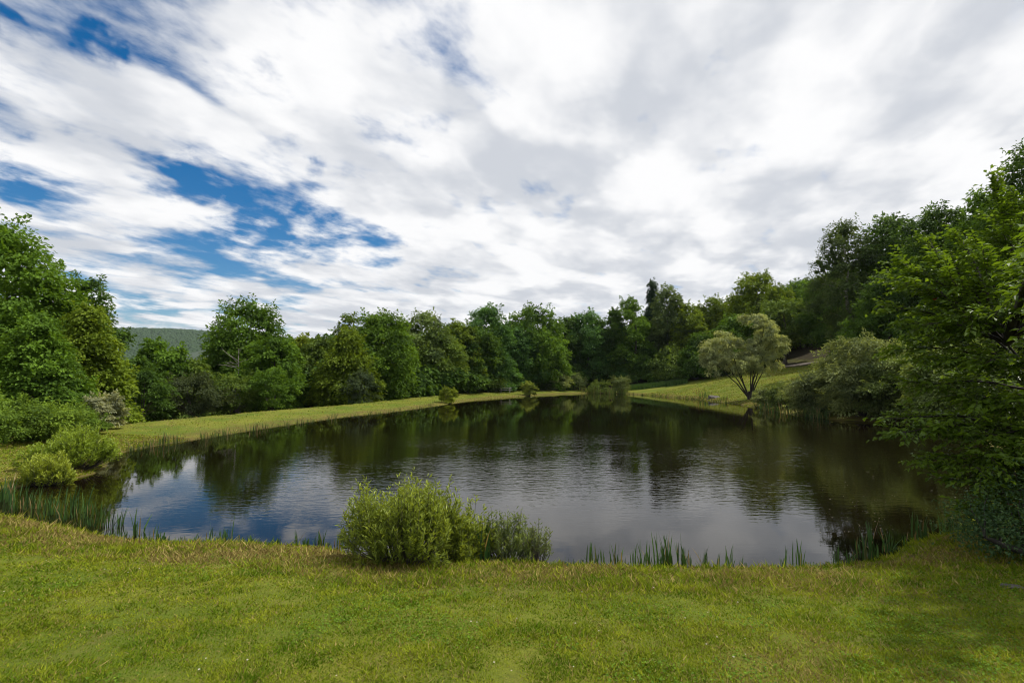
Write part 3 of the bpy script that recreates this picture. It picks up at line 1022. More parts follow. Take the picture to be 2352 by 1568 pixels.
# pond-side
shrub(123, 1030, 926, 54, 36, 34, 'small round bush on the far bank, left of the picnic table', (0.23, 0.29, 0.032), 'bush', 'round_bush', leaf=0.14, boughs=14, narrow=.4, off=0.15)
shrub(124, 1215, 911, 72, 33, 29, 'small round bush on the far bank, right of the picnic table', (0.20, 0.25, 0.050), 'bush', 'round_bush', leaf=0.15, boughs=14, narrow=.4, off=0.15)
shrub(125, 1275, 900, 79, 65, 40, 'grey-green willow shrub at the far corner of the pond', (0.20, 0.25, 0.10), leaf=0.2, boughs=16, off=4.5)
shrub(126, 1318, 897, 80, 60, 36, 'grey-green willow shrub next to the far corner one, nearer the reedy inlet', (0.165, 0.215, 0.08), leaf=0.2, boughs=14, off=4.5)
shrub(127, 1425, 903, 74, 50, 36, 'straggly olive shrub in the reeds of the far inlet', (0.135, 0.175, 0.06), leaf=0.16, boughs=14, leaves=34, prof='vase', off=0.2)
shrub(128, 1375, 900, 77, 50, 24, 'low tangled green shrub amid the tall reeds of the far inlet', (0.14, 0.20, 0.04), leaf=0.16, boughs=12, off=0.6)
# right bank, grey willow thicket
GW = (0.185, 0.225, 0.090)
GW2 = (0.140, 0.190, 0.058)
shrub(131, 1770, 935, 46, 64, 34, 'low grey willow shrub nearest the pale willow on the right bank', GW, leaf=0.19, narrow=.35, boughs=18, off=0.5)
shrub(132, 1812, 940, 42, 76, 50, 'small grey willow shrub second from the pale willow', GW2, leaf=0.19, narrow=.35, boughs=18, off=0.5)
shrub(133, 1888, 950, 36, 130, 88, 'broad grey-green willow shrub with dark twiggy base over the water', GW, leaf=0.19, narrow=.35, boughs=28, sprays=10, off=0.8)
shrub(134, 1985, 965, 31, 170, 175, 'tall grey-green willow shrub at the middle of the right bank', GW, leaf=0.19, narrow=.35, boughs=34, sprays=11, off=1.0)
shrub(135, 2085, 980, 27, 190, 150, 'wide willow shrub overhanging the water behind the foreground branches', GW2, leaf=0.19, narrow=.35, boughs=34, sprays=11, off=1.0)
shrub(136, 1960, 880, 40, 130, 100, 'yellow-green shrub above the grey willows beside the end of the lawn', (0.09, 0.125, 0.025), leaf=0.19, boughs=24)
shrub(137, 2080, 900, 35, 190, 110, 'leafy shrub behind the grey willows', (0.075, 0.115, 0.03), leaf=0.19, boughs=28)
shrub(138, 2210, 985, 23, 190, 190, 'green thicket shrub seen between the foreground branches', GW2, leaf=0.19, boughs=34, sprays=11)
shrub(139, 2330, 930, 24, 200, 210, 'tall shrub at the right edge behind the foreground branches', (0.08, 0.115, 0.03), leaf=0.19, boughs=34, sprays=11)


# ------------------------------------------------------------------ near willow bushes: real shoots with lance leaves
def shoot_bush(seed, x, y, R, H, shoots, label, color, leaf=0.070, per=30, squash=(1, 1), lean=(0, 0), name='willow_bush', open_=0.0):
    r = np.random.default_rng(seed)
    z = max(gz(x, y), -0.05)
    root = tag(link(name, None, loc=(x, y, z)), label, 'bush')
    g, s = Geo(), Geo()
    for i in range(shoots):
        a = r.uniform(0, 2 * np.pi)
        k = math.sqrt(r.random())
        el = (1 - k ** 2) * 0.85 + 0.15
        lump = 0.52 + 0.92 * float(vnoise(2.2 * k * math.cos(a) + seed * 3.7, 2.2 * k * math.sin(a) + 5.1, 1.0, 50))
        kk = k * (0.74 + 0.52 * float(vnoise(a * 1.3 + seed, 2.0, 1.0, 51)))
        tip = np.array([math.cos(a) * R * kk * squash[0] + lean[0], math.sin(a) * R * kk * squash[1] + lean[1], H * (math.sqrt(max(0, 1 - k ** 2.4)) * r.uniform(.70, 1.0) * lump + 0.13 + (.26 * r.random() if r.random() < .22 else 0))])
        root_p = np.array([math.cos(a) * R * .28 * k * squash[0], math.sin(a) * R * .28 * k * squash[1], -.05])
        m_ = root_p + (tip - root_p) * np.array([.75, .75, .42])
        l = np.linspace(0, 1, 7)[:, None]
        q = root_p * (1 - l) ** 2 + 2 * m_ * l * (1 - l) + tip * l * l
        q[-1] += np.array([0, 0, .05])
        if i % 2 == 0:
            s.tube(q, np.linspace(.008, .002, 7), 4)
        # leaves along the outer part plus side twigs
        n = per
        t_ = r.uniform(.35 + .2 * open_, 1.0, n) ** 0.7
        c = np.stack([np.interp(t_, l[:, 0], q[:, j]) for j in range(3)], 1)
        dr = unit(q[-1] - q[-3])
        C = c + r.normal(0, .028, (n, 3)) * (1.3 - t_)[:, None]
        phi = np.arange(n) * 2.4 + r.uniform(0, 6)
        e1 = unit(np.cross(dr, [0.3, 0.2, 1.0]))
        e2 = np.cross(dr, e1)
        A = dr * .75 + (np.cos(phi)[:, None] * e1 + np.sin(phi)[:, None] * e2) * r.uniform(.5, 1.0, n)[:, None] + np.array([0, 0, .12])
        N = np.cross(A, r.normal(size=(n, 3))) * .5 + np.array([0, 0, 1.0])
        L = leaf * r.uniform(.65, 1.35, n) * (1.05 - .35 * (t_ > .97))
        tone = np.clip(.25 + .45 * t_ ** 3 + r.normal(0, .15, n) + r.normal(0, .10), 0, 1)
        g.leaves(C, A, N, L, L * .27, tone, .12, .12)
    link('foliage', g.mesh('foliage'), M_WILLOW, root, color=color)
    link('stems', s.mesh('stems', True), M_BARK, root)
    return root


bx, by = on_level(925, 1285, 0.12)
WB = (0.215, 0.270, 0.036)
shoot_bush(201, bx, by - 0.02, 0.82, 1.0, 560, 'dense bright yellow-green willow bush on the near bank, centre foreground', WB, squash=(1.0, .75))
bx2, by2 = on_level(1060, 1280, 0.05)
shoot_bush(202, bx2, by2, 0.50, 0.62, 230, 'lower shoulder of willow growth joining the dense foreground bush on its right', WB, squash=(1, .7))
lx, ly = on_level(165, 1085, 0.0)
shoot_bush(205, lx, ly, 1.12, 1.02, 560, 'large rounded bright green willow bush leaning over the left corner of the pond', (0.205, 0.285, 0.030), leaf=.085, per=34, squash=(1, .85))
lx, ly = on_level(108, 1112, 0.0)
shoot_bush(206, lx, ly, .62, .66, 300, 'smaller yellow-green willow bush in front of the rounded one at the left corner', (0.27, 0.33, 0.04), leaf=.075, per=32, squash=(1, .85))
bx3, by3 = on_level(1165, 1282, 0.02)
shoot_bush(203, bx3, by3, 0.48, 0.60, 150, 'thin open willow sprouts rising from the water right of the foreground bush', (0.165, 0.215, 0.060), leaf=.055, per=26, squash=(1, .6), open_=.3)
bx4, by4 = on_level(1232, 1288, 0.0)
shoot_bush(204, bx4, by4, 0.26, 0.46, 60, 'sparse little willow sprouts at the water edge, end of the foreground bushes', (0.15, 0.19, 0.065), leaf=.05, per=22, squash=(1, .7), open_=.4)


# ------------------------------------------------------------------ leafy foreground tree at the right edge
def foreground_tree():
    r = np.random.default_rng(61)
    bx_, by_ = 9.4, 8.2
    z = gz(bx_, by_)
    root = tag(link('foreground_tree', None, loc=(bx_, by_, z)), 'leafy bright green small tree reaching in from the right edge over the pond', 'tree')
    O = np.array([bx_, by_, z])
    g, s = Geo(), Geo()
    # limb ends: bearing, depth
    ends = [(2285, 435, 8.6), (2350, 470, 8.2), (2200, 545, 8.6), (2130, 560, 9.0), (2060, 600, 8.6), (2045, 640, 8.9), (2110, 655, 8.2), (2180, 640, 8.0), (2260, 600, 7.8),
            (2340, 600, 7.6), (2040, 705, 8.8), (2070, 745, 8.4), (2140, 740, 8.0), (2220, 730, 7.6), (2300, 720, 7.4), (2060, 800, 8.6), (2120, 830, 8.2),
            (2190, 820, 7.8), (2270, 830, 7.3), (2340, 830, 7.2), (2100, 890, 8.4), (2170, 910, 8.0), (2240, 920, 7.6), (2320, 930, 7.2), (2035, 968, 8.3), (2060, 1000, 8.0),
            (2130, 985, 8.0), (2200, 1000, 7.7), (2270, 1010, 7.4), (2340, 1020, 7.2), (2140, 1060, 7.9), (2180, 1075, 7.8), (2250, 1070, 7.5), (2320, 1090, 7.3), (2250, 1115, 7.4), (2320, 1135, 7.2), (2195, 1110, 7.7), (2350, 1165, 7.0), (2235, 1155, 7.5), (2290, 1175, 7.2), (2330, 1200, 7.1), (2270, 1050, 7.2), (2340, 1060, 7.5),
            (2400, 700, 8.0), (2420, 900, 7.6), (2400, 1000, 8.4), (2400, 560, 8.8), (2280, 500, 9.2), (2350, 760, 9.2), (2230, 690, 9.2), (2300, 880, 9.0), (2210, 860, 9.0),
            (2330, 660, 8.8), (2250, 560, 8.9), (2160, 700, 8.9), (2120, 770, 8.9), (2300, 980, 8.6), (2210, 950, 8.7), (2150, 600, 8.4), (2310, 540, 8.3), (2240, 650, 8.3)]
    tips = [np.array(at_depth(px, py, d)) - O for px, py, d in ends]
    for i in range(16):                             # the near side of the crown, overhanging the lawn
        yy_ = r.uniform(4.3, 6.8)
        tips.append(np.array([yy_ * 1.03 + r.uniform(.5, 2.4), yy_, r.uniform(2.0, 4.2)]) - O)
    stems = []
    for k, (dx, dy, hh) in enumerate([(-1.0, .3, 4.2), (-.2, .4, 4.6), (.5, -.1, 4.4), (-1.7, -.2, 2.9)]):
        l = np.linspace(0, 1, 8)[:, None]
        e = np.array([dx, dy, hh])
        q = e * l + np.array([-.25 * dx, 0, 0]) * (l * (1 - l)) * 2 + r.normal(0, .04, (8, 3)) * l
        q[0, 2] = -.25
        s.tube(q, np.linspace(.085, .015, 8), 7)
        stems.append(q)
    sp_ = np.concatenate(stems)
    for tip in tips:
        # leave the nearest stem somewhat below the tip
        dd = np.linalg.norm((sp_ - tip) * np.array([1, 1, 1.0]) + np.array([0, 0, 1.25]), axis=1) + np.where(sp_[:, 2] > tip[2] - .1, 1.2, 0) + np.where(sp_[:, 2] < .4, .8, 0)
        p0 = sp_[np.argmin(dd)]
        L = np.linalg.norm(tip - p0)
        l = np.linspace(0, 1, 9)[:, None]
        q = p0 + (tip - p0) * l + np.array([0, 0, .16 * L]) * (l * (1 - l)) * 2 + r.normal(0, .03, (9, 3)) * l
        s.tube(q, np.linspace(.008 + .011 * L, .004, 9), 5)
        # twigs carry two-ranked leaves in flat sprays
        nt = int(17 + 12 * L)
        for j in range(nt):
            k = r.uniform(.30, 1.0) if j else 1.0
            c0 = np.array([np.interp(k, l[:, 0], q[:, i]) for i in range(3)])
            dl = unit(q[-1] - q[-4])
            ph = r.choice([-1, 1]) * r.uniform(.35, 1.1)
            h = np.array([dl[0] * math.cos(ph) - dl[1] * math.sin(ph), dl[0] * math.sin(ph) + dl[1] * math.cos(ph), dl[2] * .7 + r.normal(.04, .32)])
            h = unit(h)
            TL = r.uniform(.28, .62) * (1.1 - .4 * k)
            m = int(r.integers(7, 12))
            tt = np.linspace(.12, 1, m)
            tw = c0 + h * TL * tt[:, None] + np.array([0, 0, -.10 * TL]) * (tt ** 2)[:, None]
            s.tube(np.vstack([c0, tw[m // 2], tw[-1]]), [.0045, .003, .0015], 3)
            side = unit(np.cross(h, [0, 0, 1.0]))
            sg = np.where(np.arange(m) % 2 == 0, 1, -1)[:, None]
            A = h * .62 + side * sg * .8 + np.array([0, 0, -.22]) + r.normal(0, .16, (m, 3))
            N = np.array([0, 0, 1.0]) + r.normal(0, .42, (m, 3)) + side * sg * .15
            LL = r.uniform(.070, .120, m) * (0.85 + .3 * r.random())
            tone = np.clip(r.normal(.5, .10) + r.normal(0, .12, m), 0, 1)
            if r.random() < .0012:
                tone[:3] = 2.0
            g.leaves(tw, A, N, LL, LL * .58, tone, .14, .2)
    link('crown', g.mesh('crown'), M_LEAF_GLOSSY, root, color=(0.116, 0.192, 0.016))
    link('trunk', s.mesh('trunk', True), M_DARKBARK, root)

    # low dark shrub with a reaching limb at its foot
    bx2_, by2_ = 8.1, 6.6
    z2 = gz(bx2_, by2_)
    O = np.array([bx2_, by2_, z2])
    root = tag(link('leaning_shrub', None, loc=(bx2_, by2_, z2)), 'dark blue-green small-leaved shrub on a low black limb at the right edge', 'shrub')
    g, s = Geo(), Geo()
    ends = [(2200, 1190, 7.6), (2230, 1150, 7.4), (2260, 1120, 7.3), (2300, 1110, 7.2), (2340, 1130, 7.0), (2300, 1170, 7.0), (2250, 1200, 7.2), (2340, 1190, 6.9), (2390, 1150, 6.9),
            (2215, 1215, 7.4), (2290, 1215, 7.0), (2350, 1220, 6.8), (2380, 1090, 7.0), (2270, 1160, 7.6), (2320, 1060, 7.4), (2360, 1040, 7.1), (2400, 1220, 6.8)]
    lb = np.array([at_depth(2262, 1232, 6.75), at_depth(2300, 1250, 6.7), at_depth(2352, 1268, 6.65), at_depth(2420, 1290, 6.6)])[::-1] - O
    lb = np.vstack([[0, 0, -.2], lb])
    s.tube(lb, [.07, .055, .042, .036, .022], 7)
    for px, py, d in ends:
        tip = np.array(at_depth(px, py, d)) - O
        p0 = lb[np.argmin(np.linalg.norm(lb - tip, axis=1))]
        L = np.linalg.norm(tip - p0)
        l = np.linspace(0, 1, 7)[:, None]
        q = p0 + (tip - p0) * l + r.normal(0, .02, (7, 3)) * l
        s.tube(q, np.linspace(.012, .003, 7), 4)
        n = 340
        k = r.uniform(.2, 1, n)
        C = np.stack([np.interp(k, l[:, 0], q[:, i]) for i in range(3)], 1) + r.normal(0, 1, (n, 3)) * np.array([.17, .17, .10])
        A = unit(r.normal(size=(n, 3)) + np.array([-.5, -.3, -.1]))
        N = np.array([0, 0, 1.0]) + r.normal(0, .45, (n, 3))
        LL = r.uniform(.03, .055, n)
        g.leaves(C, A, N, LL, LL * .6, np.clip(r.normal(.5, .16, n), 0, 1))
    link('foliage', g.mesh('foliage'), M_LEAF, root, color=(0.062, 0.115, 0.048))
    link('stems', s.mesh('stems', True), M_DARKBARK, root)


foreground_tree()


# ------------------------------------------------------------------ reeds
def reed_mesh(seed, n, h, spread, lean=.10, wid=.012, cut=False):
    r = np.random.default_rng(seed)
    V, T, tone = [], [], []
    k = 0
    for i in range(n):
        a = r.uniform(0, 6.28)
        b0 = np.array([math.cos(a), math.sin(a), 0]) * spread * math.sqrt(r.random())
        H = h * r.uniform(.45, 1.05)
        d = r.normal(0, lean, 2) * H + b0[:2] * .25
        f = r.uniform(0, 3.14)
        sd = np.array([math.cos(f), math.sin(f), 0]) * wid * r.uniform(.7, 1.3)
        tt = [0, .4, .75, 1.0]
        ws = [.8, 1.0, .7, .05 if not cut else .6]
        tn = np.clip(r.normal(.5, .18), 0, 1)
        old = r.random() < .13                       # last year's dry stalk
        if r.random() < .08:
            d = d * 2.5 + r.normal(0, .18, 2) * H     # bent over
        for t_, w_ in zip(tt, ws):
            c = b0 + np.array([d[0] * t_ ** 1.8, d[1] * t_ ** 1.8, H * t_ - .12 * (t_ == 0)])
            V += [c - sd * w_, c + sd * w_]
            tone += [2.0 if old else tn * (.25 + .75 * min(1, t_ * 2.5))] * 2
        for j in range(3):
            T.append([k + 2 * j, k + 2 * j + 1, k + 2 * j + 3, k + 2 * j + 2])
        k += 8
    return mesh_np('reed_clump', np.array(V), np.array(T), tone, False)


R_COL = (0.056, 0.120, 0.030)
TALL = [reed_mesh(300 + i, int(6 + i % 4 * 3), .52, .07 + .02 * (i % 3)) for i in range(8)]
STUB = [reed_mesh(320 + i, 9 + i, .20, .07, .06, .011, True) for i in range(5)]
THICK = [reed_mesh(340 + i, 17, .50, .26, .10, .009) for i in range(6)]
FAR = [reed_mesh(360 + i, 15, .55, .28, .12, .013) for i in range(6)]
rr_ = np.random.default_rng(17)


def reed(me, x, y, sc, label, group=None, color=R_COL, z=None):
    if z is None:
        z = max(gz(x, y), -.06)
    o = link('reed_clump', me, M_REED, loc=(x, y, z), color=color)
    o.rotation_euler = (0, 0, rr_.uniform(0, 6.28))
    o.scale = (sc, sc, sc * rr_.uniform(.9, 1.1))
    return tag(o, label, 'reeds', group)


# near bank: (px, waterline py, height px, label or None)
def near_reeds(spots, label, group, bank, hgt):
    for px, py, hpx in spots:
        x, y = on_level(px, py, 0.0)
        me = bank[int(rr_.integers(len(bank)))]
        reed(me, x, y, hpx / F * y / hgt, label, group)


reed_one = [(318, 1226, 66, 'pair of tall leaning reed tufts in water at the left end of the near bank'),
            (515, 1246, 48, 'tall reed tuft in water midway between the left reed bed and the foreground bush'),
            (683, 1254, 40, 'thin reed tuft two places left of the foreground bush'),
            (738, 1258, 52, 'slim reed tuft one place left of the foreground bush'),
            (778, 1264, 62, 'reed tuft touching the left side of the foreground bush'),
            (1505, 1304, 80, 'tall reed clump, first of the three tallest right of the foreground bush'),
            (1533, 1304, 84, 'tall reed clump, middle of the three tallest right of the foreground bush'),
            (1572, 1306, 82, 'tall dense reed clump, last of the three tallest right of the foreground bush'),
            (1998, 1292, 96, 'tallest lone reed before the dark water on the right'),
            (1832, 1306, 66, 'single grey thin reed stalk standing apart in the water')]
for px, py, hpx, lb_ in reed_one:
    x, y = on_level(px, py, 0)
    reed(TALL[int(rr_.integers(8))], x, y, hpx / F * y / .52, lb_)
# two reed fans inside the foreground bushes
for px, py, hpx, lb_ in ((1052, 1278, 100, 'dark green fan of broad reeds growing out of the foreground bush'), (1112, 1292, 96, 'second dark reed fan, between the foreground bush and the thin sprouts')):
    x, y = on_level(px, py, 0)
    o = reed(TALL[3], x, y - .1, hpx / F * y / .52, lb_, color=(0.035, 0.10, 0.018))
near_reeds([(1345 + i * 19 + rr_.uniform(-9, 9), 1301 + rr_.uniform(-3, 2), rr_.uniform(38, 64)) for i in range(15)], 'upright green reed tuft in the row right of the foreground bush', 'reed row right of the foreground bush', TALL, .52)
near_reeds([(1600 + i * 25 + rr_.uniform(-8, 8), 1306 + rr_.uniform(-2, 2), rr_.uniform(22, 52)) for i in range(15)], 'short reed tuft at the water edge right of the tallest reeds', 'short reeds toward the right of the near bank', TALL + STUB, .45)
near_reeds([(1950 + i * 22 + rr_.uniform(-8, 8), 1292 - 6.0 * i + rr_.uniform(-4, 4), rr_.uniform(35, 72)) for i in range(12)], 'reed tuft in front of the dark shaded water at the right bank', 'reeds by the shaded right corner', TALL, .52)
near_reeds([(350 + i * 14 + rr_.uniform(-9, 9), 1251 + rr_.uniform(-5, 3), rr_.uniform(14, 42)) for i in range(31)], 'short cut reed stubble at the near water edge left of the foreground bush', 'short reed stubble left of the foreground bush', STUB + TALL[:2], .34)
near_reeds([(1285 + i * 12, 1297 + rr_.uniform(-3, 2), rr_.uniform(15, 34)) for i in range(5)], 'tiny reed stub beside the end of the thin willow sprouts', 'tiny reeds by the willow sprouts', STUB, .3)
near_reeds([(x, np.interp(x, [-20, 120, 240, 330], [1158, 1182, 1208, 1232]) + rr_.uniform(-24, 6), rr_.uniform(34, 60)) for x in np.linspace(-20, 262, 24)], 'clump in the dense reed bed at the left corner of the near bank', 'dense reed bed at the left corner', THICK, .50)
near_reeds([(255 + i * 16, 1236 + rr_.uniform(-3, 6), rr_.uniform(22, 44)) for i in range(7)], 'scattered low reed tuft where the left reed bed thins out', 'thinning end of the left reed bed', TALL + STUB, .45)
# along the dam
xs = np.linspace(285, 1010, 74)
for px in xs:
    py = np.interp(px, [285, 360, 470, 580, 700, 820, 930, 1030], [1039, 1024, 1006, 988, 970, 954, 942, 928])
    if rr_.random() < .15:
        continue
    x, y = on_level(px + rr_.uniform(-4, 4), py + rr_.uniform(-.5, 1.5), 0)
    reed(FAR[int(rr_.integers(6))], x, y, rr_.uniform(.3, .95), 'low reed tuft along the water edge of the long mown dam', 'reeds along the dam', (0.075, 0.12, 0.03))
for i in range(34):
    px = rr_.uniform(1335, 1435)
    x, y = on_level(px, np.interp(px, [1335, 1370, 1440], [904, 903, 905]) + rr_.uniform(-2.5, 1.0), 0)
    reed(FAR[int(rr_.integers(6))], x, y, rr_.uniform(1.8, 3.2), 'tall yellow-green reed clump in the far inlet of the pond', 'reeds in the far inlet', (0.17, 0.24, 0.045), .0)
for i in range(40):
    px = rr_.uniform(1440, 1740)
    x, y = on_level(px, np.interp(px, [1440, 1530, 1610, 1690, 1745], [905, 911, 918, 928, 938]) + rr_.uniform(-.3, .8), 0)
    reed(FAR[int(rr_.integers(6))], x, y, rr_.uniform(.5, 1.2), 'small reed tuft along the shore of the mown slope', 'reeds along the mown slope', (0.06, 0.11, 0.025))
for px, py, sc in ((1612, 917, 2.3), (1622, 918, 2.0), (1662, 923, 1.6)):
    x, y = on_level(px, py, 0)
    reed(FAR[1], x, y, sc, 'dark reed clump beside the boulder on the slope shore', 'reeds beside the boulder', (0.035, 0.085, 0.018))
for i in range(22):
    px = rr_.uniform(1750, 1900)
    x, y = on_level(px, np.interp(px, [1745, 1830, 1930], [939, 954, 966]) + rr_.uniform(-.5, 1.5), 0)
    reed(FAR[int(rr_.integers(6))], x, y, rr_.uniform(.8, 1.7), 'grassy reed clump under the grey willow shrubs', 'reeds under the right bank shrubs', (0.07, 0.12, 0.03))


# strip of unmown tall grass behind the slope lawn
def tall_grass():
    r = np.random.default_rng(8)
    n = 9000
    t_ = r.random(n)
    a, b_ = np.array([19.5, 94.5]), np.array([29.5, 87.6])
    P = a + (b_ - a) * t_[:, None] + np.stack([r.normal(0, .3, n), r.uniform(-1.0, 1.8, n)], 1)
    x, y = P.T
    z = ground(x, y)
    H = r.uniform(.5, 1.0, n)
    f = r.uniform(0, 6.28, n)
    w = .035
    base = np.stack([x, y, z - .05], 1)
    sd = np.stack([np.cos(f) * w, np.sin(f) * w, 0 * f], 1)
    tip = base + np.stack([r.normal(0, .18, n), r.normal(0, .18, n), H], 1)
    V = np.stack([base - sd, base + sd, tip], 1).reshape(-1, 3)
    return mesh_np('tall_grass', V, np.arange(3 * n).reshape(n, 3), np.repeat(r.random(n), 3))


tag(link('tall_grass', tall_grass(), M_REED, color=(0.075, 0.145, 0.03)), 'strip of fresh unmown tall grass at the back of the mown slope', 'grass', kind='stuff')


# ------------------------------------------------------------------ grass blades of the near lawn and the banks
def grass_cover():
    r = np.random.default_rng(21)
    Vs, Ts = [], []

    def strew(n, depth_lo, depth_hi, px_lo, px_hi, h, w, sdlo, sdhi, dry, power=1.0, lean=.45):
        # uniform over ground area between two depths, inside the bearing fan
        yy = depth_lo + (depth_hi - depth_lo) * r.random(n) ** power     # even over the view, so thinner far off
        xx = (r.uniform(px_lo, px_hi, n) - 1176) / F * yy
        sd = signed_dist(xx, yy)
        ok = (sd > sdlo) & (sd < sdhi)
        xx, yy, sd = xx[ok], yy[ok], sd[ok]
        m = len(xx)
        z = ground(xx, yy, sd)
        tuft = vnoise(xx, yy, 2.2, 9) * .5 + vnoise(xx, yy, 6.0, 10) * .5
        H = h * r.uniform(.5, 1.25, m) * (.40 + 1.2 * tuft)
        f = r.uniform(0, 6.28, m)
        sdv = np.stack([np.cos(f), np.sin(f), 0 * f], 1) * (w * (yy + .8) * r.uniform(.6, 1.3, m))[:, None]
        H = H * (.75 + .05 * np.minimum(yy, 10))
        base = np.stack([xx, yy, z - .012], 1)
        ln = r.normal(0, lean, (m, 2)) * H[:, None]
        tip = base + np.stack([ln[:, 0], ln[:, 1], H], 1)
        V = np.stack([base - sdv, base + sdv, tip], 1)
        patch = vnoise(xx, yy, .55, 11) * .6 + vnoise(xx, yy, 1.6, 12) * .4
        dr = dry + .50 * sstep(patch, .55, .80)
        rimw = sstep(sd, 2.0, .6) * sstep(vnoise(xx, yy, 1.1, 13) * .6 + vnoise(xx, yy, 3.1, 14) * .4, .30, .60)
        dr = np.clip(dr + .42 * rimw - .6 * sstep(sd, .35, .1), 0.02, .95)
        isdry = r.random(m) < dr
        clump = vnoise(xx, yy, 9.0, 15) * .5 + vnoise(xx, yy, 4.0, 16) * .5
        tone = np.where(isdry, 2.0 + r.random(m), np.clip(1.05 * (clump - .5) + .5 + r.normal(0, .18, m) + .5 * (patch - .5), 0, 1))
        Vs.append(V.reshape(-1, 3))
        Ts.append(np.repeat(tone, 3))

    strew(640000, 1.6, 11.5, -800, 3150, .034, .0016, .4, 40, .11, lean=.8)
    strew(200000, 1.6, 4.8, -800, 3150, .030, .0016, .4, 40, .12, lean=.9)
    strew(140000, 4.6, 11.5, -500, 2700, .065, .0015, -.02, 1.5, .20, lean=.7)
    strew(90000, 11, 22, -350, 700, .04, .0013, .1, 12, .30, lean=.8)
    strew(60000, 20, 80, 150, 1400, .04, .0010, .05, 6, .35, lean=.8)
    strew(55000, 45, 84, 1380, 1900, .05, .0010, .05, 22, .30, lean=.8)
    strew(30000, 11, 16, 1950, 2500, .06, .0015, .1, 14, .30, lean=.8)
    V = np.concatenate(Vs)
    T = np.concatenate(Ts)
    return mesh_np('grass', V, np.arange(len(V)).reshape(-1, 3), T)


m_grass, t = material('grass_blade')
tone = t.n('ShaderNodeAttribute', attribute_name='tone').outputs['Fac']
green = t.mix(t.math('MINIMUM', tone, 1.0), (0.080, 0.148, 0.008, 1), (0.315, 0.340, 0.025, 1))
dryc = t.mix(t.math('SUBTRACT', tone, 2.0, clamp=True), (0.160, 0.110, 0.036, 1), (0.40, 0.325, 0.110, 1))
gc = t.mix(t.math('GREATER_THAN', tone, 1.9), green, dryc)
dfs = t.n('ShaderNodeBsdfDiffuse')
t.link(gc, dfs.inputs['Color'])
trn = t.n('ShaderNodeBsdfTranslucent')
t.link(gc, trn.inputs['Color'])
mx = t.n('ShaderNodeMixShader')
mx.inputs[0].default_value = .3
t.link(dfs.outputs[0], mx.inputs[1])
t.link(trn.outputs[0], mx.inputs[2])
t.link(mx.outputs[0], t.n('ShaderNodeOutputMaterial').inputs['Surface'])
tag(link('grass', grass_cover(), m_grass), 'short mown grass with dry tan patches covering the banks', 'grass', kind='stuff')


# ------------------------------------------------------------------ small things
def simple_mat(name, c1, c2, scale, rough=.85, bump=.4):
    m, t = material(name)
    tx = t.n('ShaderNodeTexCoord')
    nz = t.noise(tx.outputs['Object'], scale, 6, .65)
    p = t.n('ShaderNodeBsdfPrincipled')
    p.inputs['Roughness'].default_value = rough
    t.link(t.mix(t.smooth(nz, .35, .65), c1, c2), p.inputs['Base Color'])
    b = t.n('ShaderNodeBump')
    b.inputs['Strength'].default_value = bump
    b.inputs['Distance'].default_value = .03
    t.link(nz, b.inputs['Height'])
    t.link(b.outputs[0], p.inputs['Normal'])
    t.link(p.outputs[0], t.n('ShaderNodeOutputMaterial').inputs['Surface'])
    return m


M_STONE = simple_mat('stone', (0.05, 0.042, 0.038, 1), (0.13, 0.115, 0.105, 1), 3)
M_WOOD = simple_mat('weathered_wood', (0.26, 0.24, 0.22, 1), (0.42, 0.40, 0.38, 1), 9)


def stone(name, x, y, z, sx, sy, sz, label, seed):
    import bmesh
    r = np.random.default_rng(seed)
    bm = bmesh.new()
    bmesh.ops.create_icosphere(bm, subdivisions=3, radius=1)
    for v_ in bm.verts:
        c = np.array(v_.co)
        k = 1 + .22 * math.sin(2.3 * c[0] + seed) * math.cos(1.9 * c[1] - seed) + .12 * math.sin(5 * c[2] + 3 * c[0]) + r.normal(0, .02)
        v_.co = Vector((c[0] * sx * k, c[1] * sy * k, np.clip(c[2] * k, -.9, .95) * sz * (1 - .25 * c[0])))
    me = bpy.data.meshes.new(name)
    bm.to_mesh(me)
    bm.free()
    o = link(name, me, M_STONE, loc=(x, y, z))
    tag(o, label, 'rock')


x, y = on_level(1640, 917, .1)
stone('boulder', x, y, .12, .95, .7, .50, 'grey flat-topped boulder at the water edge of the mown slope', 4)
x, y = on_level(2322, 1337, .35)
stone('flat_stone', x, y, gz(x, y) + .01, .13, .06, .03, 'small pale flat stone lying in the shaded grass at the right edge', 9)


